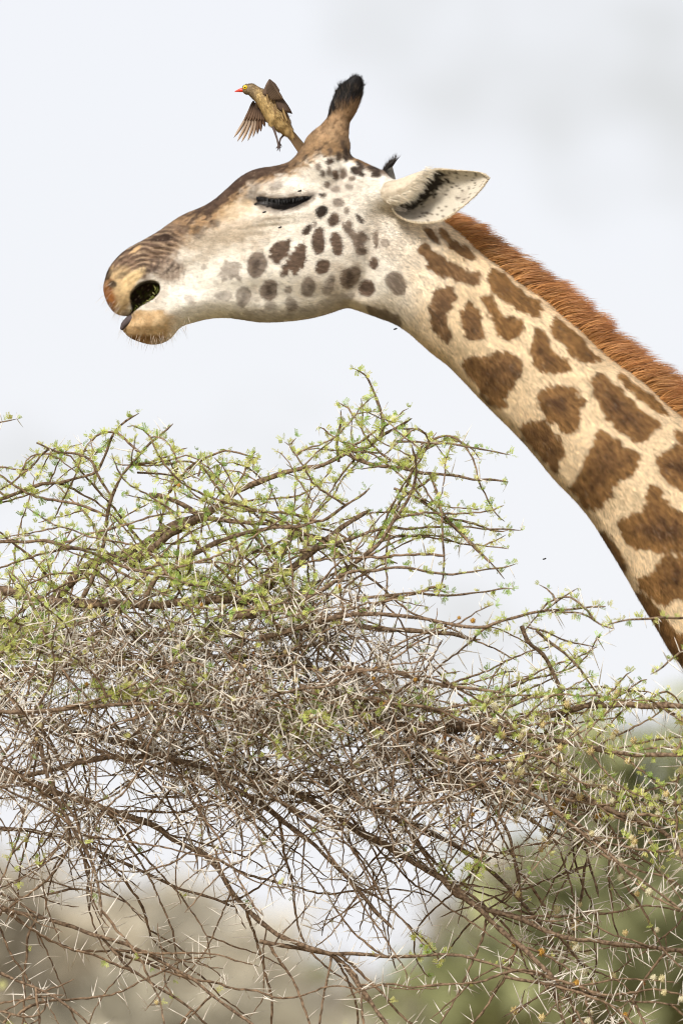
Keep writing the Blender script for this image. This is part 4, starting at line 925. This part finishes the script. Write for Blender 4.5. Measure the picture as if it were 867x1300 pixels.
MAIN = [  # (pixel polyline), start radius, end radius, depth start, depth end (metres)
 ([(-300, 800), (-120, 735), (0, 747), (30, 757), (65, 764), (115, 766), (165, 766), (200, 769), (250, 763), (300, 762), (320, 760)], 8, 5.2, .2, -.45),
 ([(300, 770), (320, 758), (340, 744), (370, 724), (395, 700), (430, 672), (470, 646)], 6, 2.6, -.4, -.3),
 ([(312, 764), (326, 748), (345, 724), (360, 704), (370, 680), (385, 668)], 5, 2.5, -.42, -.2),
 ([(296, 781), (330, 780), (370, 775), (400, 778), (433, 789), (480, 800), (540, 800), (610, 812)], 5.5, 2.2, -.42, -.35),
 ([(368, 774), (392, 757), (415, 745), (450, 715), (480, 690), (505, 655), (523, 625), (530, 590), (523, 566)], 3.4, 1.4, -.45, -.5),
 ([(160, 720), (200, 690), (240, 664), (280, 640), (305, 620), (350, 602), (394, 593), (421, 586), (442, 575), (468, 568), (481, 552), (500, 543), (523, 529)], 6, 1.6, -.15, -.35),
 ([(481, 560), (485, 550), (487, 534), (479, 508), (470, 485), (462, 472), (447, 467)], 2.4, 1.1, -.33, -.38),
 ([(430, 586), (427, 560), (433, 535), (432, 520)], 2, 1.2, -.3, -.34),
 ([(440, 575), (470, 590), (513, 595), (545, 603), (605, 608), (645, 613)], 2.8, 1.2, -.3, -.4),
 ([(500, 560), (540, 561), (580, 566), (620, 572), (648, 577)], 1.8, .9, -.35, -.42),
 ([(330, 810), (400, 790), (470, 776), (535, 786), (610, 799), (640, 788), (680, 777), (745, 772), (768, 770)], 3.4, 1.2, -.5, -.55),
 ([(700, 777), (730, 776), (745, 780), (762, 793), (780, 798)], 1.6, .9, -.54, -.6),
 ([(690, 776), (708, 762), (720, 755), (733, 748)], 1.4, .8, -.54, -.52), ([(706, 765), (700, 752), (684, 744)], 1.2, .8, -.54, -.5),
 ([(668, 796), (690, 800), (720, 815), (756, 820)], 1.4, .8, -.5, -.5),
 ([(662, 795), (668, 815), (690, 830), (705, 860), (716, 890), (722, 920), (726, 942)], 2.8, 2.2, -.5, -.42),
 ([(680, 800), (710, 825), (735, 850), (755, 875), (764, 893)], 2.0, 1.2, -.5, -.5),
 ([(960, 760), (900, 780), (867, 786), (831, 784), (790, 788), (771, 793)], 2.6, 1.1, -.6, -.62),
 ([(900, 800), (870, 822), (850, 838), (838, 850), (825, 856)], 1.8, 1.0, -.6, -.62),
 ([(380, 880), (470, 905), (520, 925), (583, 926), (640, 921), (673, 912), (723, 900), (758, 895), (810, 895), (867, 896), (960, 890)], 5, 3.6, -.3, -.6),
 ([(380, 870), (433, 885), (483, 892), (553, 900), (600, 905)], 3.2, 1.4, -.5, -.5),
 ([(420, 905), (503, 925), (560, 918), (598, 922), (673, 935), (733, 942), (783, 960), (840, 955), (900, 960)], 4.5, 2.6, -.4, -.6),
 ([(560, 990), (633, 1010), (693, 1000), (728, 1005), (783, 1035), (833, 1050), (853, 1065), (868, 1090), (880, 1130)], 4.5, 2.8, -.3, -.6),
 ([(330, 985), (380, 1010), (433, 1040), (483, 1070), (533, 1100), (578, 1125), (608, 1155), (648, 1190), (683, 1220), (720, 1262)], 5, 2.8, -.2, -.4),
 ([(400, 980), (458, 1015), (513, 1045), (560, 1062), (610, 1095), (650, 1130), (690, 1175), (705, 1210)], 4, 2.0, 0, -.2),
 ([(560, 1115), (588, 1145), (643, 1160), (713, 1190), (783, 1200), (867, 1206), (930, 1210)], 3.4, 2.2, -.3, -.5),
 ([(330, 1195), (380, 1204), (433, 1212), (508, 1215), (573, 1210), (620, 1225), (700, 1240)], 2.8, 1.4, -.3, -.4),
 ([(40, 900), (55, 960), (65, 1000), (92, 1050), (115, 1090), (126, 1130), (130, 1165)], 3, 1.6, -.5, -.5),
 ([(20, 985), (85, 1012), (155, 1032), (200, 1050), (225, 1070), (270, 1090), (300, 1140), (340, 1180), (380, 1200), (433, 1216), (450, 1245), (480, 1285), (500, 1320)], 4.2, 2.4, -.1, -.4),
 ([(60, 915), (120, 935), (190, 952), (250, 975), (300, 1002), (345, 1030), (390, 1065), (433, 1105), (470, 1150), (500, 1180)], 5, 2.2, -.1, -.3),
 ([(-60, 1120), (0, 1155), (50, 1162), (125, 1190), (170, 1202), (240, 1240), (300, 1285), (340, 1320)], 3, 1.8, -.2, -.4),
 ([(-40, 1215), (0, 1238), (60, 1260), (100, 1285), (120, 1310)], 2.2, 1.4, -.4, -.5),
 ([(-40, 1270), (0, 1285), (40, 1292), (58, 1284), (60, 1262)], 1.8, 1.0, -.4, -.5),
 ([(130, 1190), (170, 1235), (215, 1262), (260, 1295), (285, 1320)], 2.2, 1.4, -.3, -.3),
 ([(-60, 650), (0, 635), (40, 617), (90, 610), (122, 602), (130, 585), (145, 550), (160, 535), (177, 524)], 3, 1.2, -.2, -.4),
 ([(105, 760), (125, 720), (135, 680), (138, 640), (150, 608), (175, 580), (198, 556), (220, 537)], 3, 1.2, -.3, -.4),
 ([(47, 562), (75, 575), (105, 578), (120, 588), (124, 603), (143, 630)], 1.2, 2, -.4, -.35),
 ([(40, 790), (85, 745), (105, 722), (130, 708), (175, 698), (215, 668), (255, 655)], 7, 4.5, .0, -.1),
 ([(180, 775), (190, 742), (230, 710), (255, 697), (280, 685), (330, 672), (400, 667), (440, 640), (470, 620)], 3.8, 1.6, -.35, -.5),
 ([(190, 628), (215, 632), (240, 645), (256, 658), (300, 662), (350, 665), (395, 680), (450, 700), (505, 715)], 3.6, 1.6, -.1, -.3),
 ([(215, 625), (230, 608), (240, 592), (275, 574), (290, 570), (330, 583)], 2, 1, -.2, -.3), ([(252, 605), (256, 590), (250, 575)], 1.6, 1, -.2, -.2),
 ([(175, 600), (215, 601), (232, 604)], 1.4, 1, -.3, -.25), ([(-60, 690), (0, 690), (60, 685), (110, 700), (160, 722), (200, 730), (260, 745)], 2.6, 1.6, -.4, -.6),
 ([(-60, 600), (0, 590), (30, 596), (45, 592)], 1.6, 1, -.3, -.4), ([(-80, 560), (-30, 540), (0, 536), (22, 531)], 1.6, .8, -.3, -.3),
 ([(380, 700), (430, 690), (480, 670), (530, 672), (590, 668), (625, 672), (660, 673)], 2.4, .9, -.4, -.4),
 ([(430, 730), (500, 720), (560, 728), (610, 727), (655, 715)], 2.2, .9, -.5, -.5), ([(450, 760), (520, 752), (580, 757), (620, 750), (652, 748)], 2.2, .9, -.4, -.5),
 ([(545, 600), (560, 640), (562, 680), (566, 720), (555, 760)], 1.8, 1.0, -.45, -.5), ([(500, 620), (545, 640), (580, 672), (610, 700), (640, 735)], 1.8, .9, -.4, -.45),
 ([(-60, 860), (40, 850), (120, 838), (200, 845), (300, 830), (380, 850), (470, 846), (560, 870), (640, 880)], 4, 1.8, -.2, -.6),
 ([(-40, 900), (60, 905), (160, 890), (260, 900), (350, 880), (430, 868)], 3, 1.5, -.5, -.6), ([(-60, 820), (60, 812), (150, 800), (240, 815), (320, 800)], 4, 2, .1, 0),
 ([(-60, 1000), (30, 985), (110, 965), (200, 960), (300, 985), (380, 1030), (440, 1060)], 3.4, 1.6, -.35, -.4),
 ([(-60, 1060), (20, 1050), (90, 1065), (170, 1100), (230, 1130), (300, 1150)], 3, 1.5, 0, -.1),
 ([(480, 870), (560, 950), (620, 1010), (650, 1070), (660, 1130)], 3, 1.6, .1, 0), ([(640, 920), (700, 980), (740, 1060), (760, 1140)], 2.6, 1.4, -.2, -.2),
 ([(550, 960), (640, 985), (720, 1040), (790, 1100), (860, 1150)], 2.6, 1.5, -.5, -.7), ([(640, 1240), (700, 1250), (780, 1270), (860, 1275)], 2, 1.2, -.4, -.5),
]
ENVU = [-400, -60, 0, 50, 100, 150, 220, 250, 330, 390, 430, 480, 540, 600, 640, 650, 690, 740, 790, 830, 960]
ENVV = [620, 590, 588, 572, 570, 545, 560, 592, 585, 560, 520, 502, 545, 580, 620, 720, 752, 775, 850, 880, 880]
env = lambda u: float(np.interp(u, ENVU, ENVV))
POLY = []   # level, world pts, radius arr, px pts (u,v,y)
brng = np.random.default_rng(21)
def add_branch(px, r0, r1, level):
    n = len(px); r = np.linspace(r0, r1, n) * (1 + .10 * brng.normal(size=n)); r[-1] *= .4
    POLY.append((level, wp(px[:, 0], px[:, 1], px[:, 2]), r * PXS, px))
for pts_, r0, r1, ya, yb in MAIN:
    p = chaikin(np.array(pts_, float), 1, False); p = resample(p, 9); n = len(p)
    ph = brng.uniform(0, 60); s_ = np.arange(n)
    p = p + np.stack([1.3 * vnoise(s_ / 2.6, ph + 0 * s_, 1.), 2.2 * vnoise(s_ / 2.6, ph + 0 * s_, 9.)], 1) * np.minimum(1, s_ / 2)[:, None]
    y = np.linspace(ya, yb, n) - .18 + .05 * vnoise(s_ / 8, ph + 0 * s_, 4.)
    add_branch(np.column_stack([p, y]), r0, r1, 0)
def grow(u, v, y, du, dv, dy, length, step=8.0, droop=.010, wob=.11):
    n = max(int(length / step), 3); pts_ = [(u, v, y)]
    for i in range(n):
        a = brng.normal(0, wob) + .17 * (1 if i % 2 else -1); c, s_ = math.cos(a), math.sin(a); du, dv = du * c - dv * s_, du * s_ + dv * c
        e = env(u) + 12
        dv += droop + (0.25 if v < e else 0) - (.05 if v < e + 60 else 0); dy += brng.normal(0, .10); dy *= .94
        m = math.sqrt(du * du + dv * dv + dy * dy); du, dv, dy = du / m, dv / m, dy / m
        u += du * step; v += dv * step; y += dy * step * PXS
        if y > .45 or y < -1.0: dy = -dy * .6
        if v < env(u) - 12: break
        pts_.append((u, v, y))
    return np.array(pts_)
def hole(u, v):
    """open gaps of the crown, thinner growth"""
    h = 0
    for (a, b, c, d) in [(125, 965, 50, 38), (370, 1100, 60, 60), (320, 1250, 160, 60), (480, 1260, 60, 40), (600, 1180, 60, 40), (60, 1230, 60, 60), (790, 1120, 80, 120), (700, 850, 70, 35), (210, 1110, 60, 70)]:
        h = max(h, math.exp(-.5 * (((u - a) / c) ** 2 + ((v - b) / d) ** 2)))
    return h
def spawn(src_levels, count, lmin, lmax, r0, r1, level, wfun, ang=(25, 75)):
    src = [i for i, p in enumerate(POLY) if p[0] in src_levels and len(p[3]) > 3]
    pts_ = np.concatenate([np.column_stack([POLY[i][3][1:-1], np.gradient(POLY[i][3], axis=0)[1:-1]]) for i in src])
    w_ = np.array([wfun(u, v) for u, v in pts_[:, :2]]); w_ /= w_.sum()
    for k in brng.choice(len(pts_), count, p=w_):
        u, v, y, tu_, tv_, ty_ = pts_[k]; m = math.hypot(tu_, tv_) + 1e-6; tu_, tv_ = tu_ / m, tv_ / m
        if brng.random() < (.5 if ang[1] > 40 else 0): tu_, tv_ = -tu_, -abs(tv_) * .3
        a = math.radians(brng.uniform(*ang)) * brng.choice([-1, 1]); c, s_ = math.cos(a), math.sin(a)
        du, dv = tu_ * c - tv_ * s_, tu_ * s_ + tv_ * c
        L_ = brng.uniform(lmin, lmax); sc_ = L_ / lmax
        dv = dv * np.interp(v, [600, 800, 1000], [.55, .6, .8]) + np.interp(v, [700, 900, 1200], [0, .10, .28])
        p = grow(u, v, y, du, dv, brng.normal(.16, .42), L_)
        if len(p) >= 3: add_branch(p, r0 * (.6 + .4 * sc_), r1, level)
def dens(u, v):
    e = v - env(u)
    if u < -120 or u > 930 or v > 1360: return .15
    d = np.interp(e, [-20, 0, 60, 160, 250, 420, 560, 800], [.15, .5, .62, .72, 1.7, 2.0, 1.25, .6])
    if 420 < u <= 680 and v < 900: d *= np.interp(u, [420, 500], [1, .5]) * np.interp(v, [560, 640, 880, 900], [1.1, .8, .6, 1])
    if u < 430 and 775 < v < 970: d *= 1.35
    if v > 1000: d *= .62 if u > 300 else .85
    if u > 640: d *= np.interp(v, [700, 880, 940, 1300], [.35, .5, 1.1, .8])
    return float(d) * (1 - .82 * hole(u, v))
spawn([0], 330, 110, 300, 2.0, .9, 1, dens)
spawn([0], 70, 180, 380, 2.1, .9, 1, lambda u, v: (v > 880) * 1.0 * (1 - .6 * hole(u, v)), (6, 28))
spawn([0, 1], 860, 50, 150, 1.35, .7, 2, dens)
spawn([1, 2], 800, 22, 80, 1.0, .6, 3, lambda u, v: dens(u, v) ** 1.6)
# trunk and limbs that carry the crown, left of the picture
for pts_, r0, r1, ya, yb in [([(-330, 2680), (-320, 2200), (-350, 1700), (-320, 1300), (-300, 1050), (-300, 800)], 60, 14, .25, .2),
                             ([(-318, 1250), (-230, 1080), (-120, 985), (20, 985)], 22, 6, .25, -.1), ([(-305, 1050), (-220, 900), (-130, 830), (40, 790)], 18, 8, .22, 0),
                             ([(-318, 1300), (-200, 1150), (-60, 1120)], 16, 4, .25, -.2), ([(-330, 1400), (-420, 1150), (-560, 960), (-700, 880)], 20, 5, .25, .3)]:
    p = resample(chaikin(np.array(pts_, float), 2, False), 30); n = len(p)
    px = np.column_stack([p, np.linspace(ya, yb, n)]); W_ = wp(px[:, 0], px[:, 1], px[:, 2])
    W_[:, 2] = np.maximum(W_[:, 2], -.05); V_, F_ = tubes(W_, np.linspace(r0, r1, n) * PXS * (1 + .06 * brng.normal(size=n)), 10)
    link('trunk' if r0 == 60 else 'limb', mesh_from('limb', V_, F_, M_BARK), tree)
# twigs to meshes: each main branch an object, the 300 twigs that show largest, the rest as one
show = []
for i, (lv, W_, R_, px) in enumerate(POLY):
    infr = ((px[:, 0] > -5) & (px[:, 0] < 872) & (px[:, 1] < 1305)).mean()
    show.append(infr * len(px) * R_.mean() if lv > 0 else 1e9)
order = np.argsort(-np.array(show)); nmain = sum(1 for p in POLY if p[0] == 0)
solo = set(order[:nmain + 290].tolist()); rest = Bag()
for i, (lv, W_, R_, px) in enumerate(POLY):
    V_, F_ = tubes(W_, R_, 8 if lv == 0 else 5)
    if i in solo: link('branch' if lv == 0 else 'twig', mesh_from('branch' if lv == 0 else 'twig', V_, F_, M_BARK if lv == 0 else M_TWIG), tree)
    else: rest.add(V_, F_)
link('fine_twigs', rest.mesh('fine_twigs', M_TWIG), tree, kind='stuff')

# ------------------------------------------------ thorns, leaves, flowers
th_t = np.array([[math.cos(a), math.sin(a), 0] for a in (0, 2.094, 4.189)])
th_V = np.concatenate([th_t * .030, th_t * .025 + [0, 0, .5], [[0, 0, 1.0]]]); th_V[3:6, 0] += .012
th_F = np.array([[0, 1, 4, 3], [1, 2, 5, 4], [2, 0, 3, 5], [3, 4, 6, 6], [4, 5, 6, 6], [5, 3, 6, 6]])
th_T = np.array([[0, 1, 4], [0, 4, 3], [1, 2, 5], [1, 5, 4], [2, 0, 3], [2, 3, 5], [3, 4, 6], [4, 5, 6], [5, 3, 6]])
def leaf_template(k):
    r = np.random.default_rng(100 + k); V = []; F = []; C = []
    for a in range(r.integers(3, 6)):
        th, el = r.uniform(0, 2 * math.pi), r.uniform(.1, 1.1); d = np.array([math.cos(th) * math.cos(el), math.sin(th) * math.cos(el), math.sin(el)])
        s_ = norm(np.cross(d, [r.normal() * .4, r.normal() * .4, 1])); L_ = r.uniform(.010, .021); nl = 7; bright = r.uniform(.75, 1.25)
        for i in range(nl):
            c = d * L_ * (.25 + .75 * i / (nl - 1)); wd = .0012 * r.uniform(.85, 1.2)
            for sg in (-1, 1):
                b = c; e = c + s_ * sg * r.uniform(.0042, .0062) + d * .0016 + np.array([0, 0, r.normal() * .0008]); m = (b + e) / 2; j = len(V)
                V += [b, m - d * wd, e, m + d * wd]; F.append([j, j + 1, j + 2, j + 3]); C += [np.array([1, 1, 1]) * bright * r.uniform(.85, 1.15)] * 4
    return np.array(V), np.array(F), np.array(C)
LT = [leaf_template(k) for k in range(7)]
def rot_to(d):
    d = norm(np.asarray(d, float)); q_ = Vector(d).to_track_quat('Z', 'Y'); return np.array((q_ @ Matrix.Rotation(brng.uniform(0, 6.28), 3, 'Z').to_quaternion()).to_matrix())
LEAFC = [lin(204, 210, 120), lin(190, 202, 110), lin(212, 216, 130), lin(164, 190, 106), lin(220, 218, 142)]
thorns = []; leaves = []; flowers = []
for lv, W_, R_, px in POLY:
    T = norm(np.gradient(W_, axis=0)); n = len(W_)
    for i in range(1, n):
        u, v, y = px[i]
        if u < -160 or u > 960 or v > 1380: continue
        e = v - env(u); main_thick = R_[i] > 3.2 * PXS
        right = sstep(600, 760, u)
        pt = np.interp(v, [520, 640, 730, 800, 980, 1120, 1300], [.12, .16, .30, .52, .50, .42, .36]) * np.interp(u, [450, 650], [1, .7]) + .28 * right * (v > 900)
        pl = np.interp(e, [-30, 40, 150, 190, 240, 330, 460], [.85, .8, .7, .47, .09, .02, .012]); 
        if u > 600 and v < 905: pl = max(pl, .4)
        if main_thick: pt *= .35; pl *= .3
        for (a, b, c, d, s_) in [(232, 738, 22, 16, 1.1), (402, 912, 32, 22, .38), (360, 945, 44, 10, .25), (605, 1105, 34, 10, 1.2), (36, 1077, 12, 9, 1.5), (20, 815, 34, 26, .8), (540, 1205, 16, 16, 1.2), (150, 880, 60, 8, .7), (590, 890, 80, 12, .4)]:
            pl += s_ * math.exp(-.5 * (((u - a) / c) ** 2 + ((v - b) / d) ** 2))
        npt = int(pt) + (brng.random() < pt % 1)
        for _ in range(npt):
            base = norm(np.cross(T[i], brng.normal(size=3))); L_ = (13 + 26 * brng.random() ** 1.4) * (1.1 if right > .5 else 1) * PXS
            if v < 740: L_ *= .85
            spread = brng.uniform(.4, 1.0); ax = norm(np.cross(base, T[i]))
            for sg in ((-1, 1) if brng.random() < .8 else (1,)):
                d = norm(base * .75 + ax * sg * spread + T[i] * brng.normal(0, .25)); thorns.append((W_[i] + base * R_[i] * .3, d, L_ * brng.uniform(.8, 1.1), u, v, y))
        k = int(pl) + (brng.random() < pl % 1)
        for _ in range(k):
            d = norm(brng.normal(size=3) + np.array([0, -.2, .7])); leaves.append((W_[i] + d * R_[i] + T[i] * brng.uniform(-.5, .5) * 8 * PXS, d, brng.uniform(.52, 1.0), u, v, y))
        pf = .003 + .02 * (v > 740) * (v < 920) + .055 * right * (v > 900) + .02 * (u > 560) * (v > 740)
        if lv > 0 and brng.random() < pf:
            d = norm(brng.normal(size=3) + np.array([0, -.8, .1])); flowers.append((W_[i] + d * brng.uniform(.006, .014), d, u, v, y))
def in_frame(a, b): return -3 < a < 870 and b < 1303
# thorns
vis = sorted([k for k, t_ in enumerate(thorns) if in_frame(t_[3], t_[4])], key=lambda k: -thorns[k][2] * (1 - .5 * thorns[k][5]))
solo_t = set(vis[:300]); th_mesh = mesh_from('thorn', th_V, th_T, M_THORN)
rV = []
for k, (p, d, L_, u, v, y) in enumerate(thorns):
    Rm = rot_to(d); s_ = np.array([np.clip(L_, .036, .055)] * 2 + [L_])
    if k in solo_t:
        o = link('thorn', th_mesh, tree); m4 = Matrix.Identity(4)
        for a in range(3):
            for b in range(3): m4[a][b] = Rm[a, b] * s_[b]
            m4[a][3] = p[a]
        o.matrix_basis = m4
    else: rV.append((th_V * s_) @ Rm.T + p)
rV = np.array(rV); rF = (th_T[None] + (np.arange(len(rV)) * 7)[:, None, None]).reshape(-1, 3)
link('thorns', mesh_from('thorns', rV.reshape(-1, 3), rF, M_THORN), tree, kind='stuff')
# leaves
vis = sorted([k for k, t_ in enumerate(leaves) if in_frame(t_[3], t_[4])], key=lambda k: -leaves[k][2] * (1 - .5 * leaves[k][5]))
solo_l = set(vis[:300]); lm_ = [[mesh_from('leaf_tuft', LT[a][0], LT[a][1], M_LEAF, LT[a][2] * LEAFC[b], False) for b in range(len(LEAFC))] for a in range(len(LT))]
bag = Bag()
for k, (p, d, s_, u, v, y) in enumerate(leaves):
    a = brng.integers(len(LT)); b = brng.integers(len(LEAFC)); Rm = rot_to(d)
    if k in solo_l:
        o = link('leaf_tuft', lm_[a][b], tree); m4 = Matrix.Identity(4)
        for i in range(3):
            for j in range(3): m4[i][j] = Rm[i, j] * s_
            m4[i][3] = p[i]
        o.matrix_basis = m4
    else: bag.add((LT[a][0] * s_) @ Rm.T + p, LT[a][1], LT[a][2] * LEAFC[b] * brng.uniform(.85, 1.12))
link('leaf_tufts', bag.mesh('leaf_tufts', M_LEAF, False), tree, kind='stuff')
# flower balls
def flower_mesh(k, colr):
    r = np.random.default_rng(300 + k); V = []; F = []; C = []
    q_ = ellipsoid((0, 0, 0), (.55, .55, .55), 8, 5); V += list(q_[0]); C += [np.array(colr) * .9] * len(q_[0]); F += [list(f) for f in q_[1]]
    n = 46; g_ = math.pi * (3 - 5 ** .5)
    for i in range(n):
        z = 1 - 2 * (i + .5) / n; a = g_ * i; d = np.array([math.sqrt(1 - z * z) * math.cos(a), math.sqrt(1 - z * z) * math.sin(a), z]) + r.normal(0, .1, 3); d = norm(d)
        s_ = norm(np.cross(d, [.3, .5, .8])); b = np.cross(d, s_); L_ = r.uniform(.8, 1.1); j = len(V)
        V += [d * .3 + s_ * .16, d * .3 - s_ * .08 + b * .14, d * .3 - s_ * .08 - b * .14, d * L_ + s_ * .05, d * L_ - s_ * .05]; F += [[j, j + 1, j + 4, j + 3], [j + 1, j + 2, j + 4, j + 4], [j + 2, j, j + 3, j + 4]]
        C += [np.array(colr) * .6] * 3 + [np.array(colr) * r.uniform(.85, 1.15)] * 2
    F = [[f[0], f[1], f[2], f[3]] if len(set(f)) == 4 else f[:3] for f in F]
    T_ = []
    for f in F: T_ += [[f[0], f[1], f[2]], [f[0], f[2], f[3]]] if len(f) == 4 else [f]
    return mesh_from('flower', np.array(V), np.array(T_), M_FLOWER, np.array(C), False)
fm = [flower_mesh(0, lin(244, 232, 186)), flower_mesh(1, lin(240, 220, 164)), flower_mesh(2, lin(248, 240, 208)), flower_mesh(3, lin(214, 168, 84)), flower_mesh(4, lin(150, 104, 60))]
flowers.sort(key=lambda f: f[4] + brng.uniform(0, .35) - .25 * (f[2] > 620 and f[3] > 900))
for p, d, u, v, y in flowers[:280]:
    big = u > 600 and v > 880
    k = brng.choice(5, p=[.35, .25, .3, .07, .03] if big else [.25, .3, .1, .15, .2])
    o = link('flower', fm[k], tree); s_ = (brng.uniform(.0075, .0115) if big else brng.uniform(.005, .008)) * (.6 if k == 4 else 1)
    o.matrix_basis = Matrix.Translation(Vector(p)) @ Matrix.Scale(s_, 4)
print('POLY', len(POLY), 'thorns', len(thorns), 'leaves', len(leaves), 'flowers', len(flowers))

# ================================================================== BACKGROUND TREES (far, out of focus)
def far_tree(x, y, h, spread, base, colr, label, seed, nl=5200, leaf=.22, flat=.5, name='savanna_tree'):
    r = np.random.default_rng(seed)
    root = empty(name, (x, y, 0), label=label, category='tree', group='trees far behind the thorn tree')
    bag = Bag(); tips_ = []
    def limb(p, d, L_, r0, lv):
        k = 6; P_ = [p]
        for i in range(k):
            d = norm(d + r.normal(0, .12, 3) + np.array([0, 0, .03])); P_.append(P_[-1] + d * L_ / k)
        P_ = np.array(P_); V, F = tubes(P_, np.linspace(r0, r0 * .55, k + 1), 7); bag.add(V, F)
        if lv == 3: tips_.append(P_[-1]); return
        for i in range(3 if lv else 4):
            a = r.uniform(0, 6.28); o = norm(d + np.array([math.cos(a), math.sin(a), r.uniform(-.1, .5)]) * r.uniform(.6, 1.1)); limb(P_[-1 - (i % 2)], o, L_ * r.uniform(.55, .8), r0 * .5, lv + 1)
    limb(np.array([x, y, -.1]), np.array([r.normal() * .1, r.normal() * .1, 1.0]), h * base, h * .03, 0)
    link('trunk', bag.mesh('trunk', M_FARBARK), root)
    # crown: many small leaf-sized faces in clumps round the branch tips and through a flattened dome
    cl_ = []
    for i in range(46):
        a = r.uniform(0, 6.28); q_ = math.sqrt(r.random()); z = r.uniform(-1, 1) * math.sqrt(max(0, 1 - q_ * q_))
        cl_.append(np.array([x + spread * q_ * math.cos(a), y + spread * q_ * math.sin(a), h * (1 - .5 * flat) + z * h * flat * .5]))
    cl_ = np.array(cl_ + [t_ for t_ in tips_ if t_[2] > h * .4][:30])
    ci = r.integers(0, len(cl_), nl); rad = spread * .26
    P_ = cl_[ci] + r.normal(0, 1, (nl, 3)) * rad * np.array([.6, .6, .38]); shade = r.uniform(.55, 1.4, len(cl_))[ci]
    d = norm(r.normal(size=(nl, 3))); e = norm(np.cross(d, r.normal(size=(nl, 3)))); L_ = leaf * r.uniform(.6, 1.3, nl)[:, None]
    V = np.stack([P_ - d * L_, P_ + e * L_ * .45, P_ + d * L_, P_ - e * L_ * .45], 1).reshape(-1, 3)
    C = np.repeat(np.array(colr)[None] * (shade * r.uniform(.8, 1.2, nl))[:, None], 4, 0)
    link('crown', mesh_from('crown', V, np.arange(4 * nl).reshape(-1, 4), M_FARLEAF, C, False), root)
    return root
def far_at(u, v, y): return wp([u], [v], y)[0]
OLIVE = lin(174, 166, 146); GREEN = lin(144, 146, 104); DRY_HAZE = lin(190, 182, 164); TAUPE = lin(180, 170, 150)  # crown colours lightened and greyed, distance haze painted into them
# (pixel of the crown top, distance beyond the giraffe, spread, colour, label)
for i, (u, v, y, spr, c, lb, bs_) in enumerate([
    (1010, 900, 75, 2.7, GREEN, 'broad dark green tree blurred far behind the right side of the thorn tree', .45),
    (1000, 850, 100, 1.8, OLIVE, 'tall olive tree blurred far behind the giraffe neck', .45),
    (640, 1225, 130, 2.4, OLIVE, 'low olive tree blurred beyond the broad green one', .4),
    (330, 1190, 110, 2.0, TAUPE, 'low leafless taupe bush blurred far behind the drooping twigs', .35),
    (170, 1060, 140, 2.4, DRY_HAZE, 'wide dry brown tree paled as by haze and blurred far behind the thorn tangle', .4),
    (-60, 1050, 120, 2.2, TAUPE, 'dry grey brown tree paled as by haze and blurred behind the lower thorn branches', .4),
    (500, 1275, 90, 1.8, OLIVE, 'small olive bush blurred below the middle of the thorn tree', .35),
    (800, 1000, 150, 2.6, OLIVE, 'distant olive tree blurred between the thorn twigs', .4),
    (190, 1215, 85, 2.0, OLIVE, 'small green brown bush blurred under the drooping twigs', .35)]):
    p = far_at(u, v, y); h = float(p[2]) * .88
    far_tree(float(p[0]), float(p[1]), h, spr, bs_, c, lb, 900 + i)

# a second thorn bush a few metres behind, out of focus at the lower left
bush2 = empty('thorn_bush', (wp([-60.], [650.], 5.5)[0, 0], 5.5, 0), label='pale out of focus thorn bush low behind the drooping thorn branches', category='bush')
r = np.random.default_rng(77); tb = Bag(); lb_ = Bag()
x0, z1 = bush2.location.x, float(wp([0.], [1205.], 5.5)[0, 2])
for i in range(46):
    a = r.uniform(-.5, .62); p = np.array([x0 + r.normal(0, .08), 5.5 + r.normal(0, .08), -.05]); P_ = [p]; d = norm(np.array([a * .55, r.normal(0, .2), 1.0])); L_ = r.uniform(.8, 1.04) * z1 / d[2] / 14
    for k in range(14):
        d = norm(d + r.normal(0, .10, 3) + np.array([a * .02, 0, -.012 * k])); P_.append(P_[-1] + d * L_)
    P_ = np.array(P_); V, F = tubes(P_, np.linspace(.016, .003, 15), 6); link('stem', mesh_from('stem', V, F, M_TWIG), bush2)
    for k in range(5, 15):
        for _ in range(4):
            q_ = P_[k] + r.normal(0, .05, 3); dd = norm(r.normal(size=3)); tb.add((th_V * [.05, .05, r.uniform(.04, .07)]) @ np.array(Vector(dd).to_track_quat('Z', 'Y').to_matrix()).T + q_, th_T)
        for _ in range(2):
            q_ = P_[k] + r.normal(0, .06, 3); t_ = LT[r.integers(7)]; lb_.add(t_[0] * 1.6 + q_, t_[1], t_[2] * LEAFC[4] * .9)
link('thorns', tb.mesh('bush_thorns', M_THORN), bush2, kind='stuff'); link('leaf_tufts', lb_.mesh('bush_leaves', M_LEAF, False), bush2, kind='stuff')
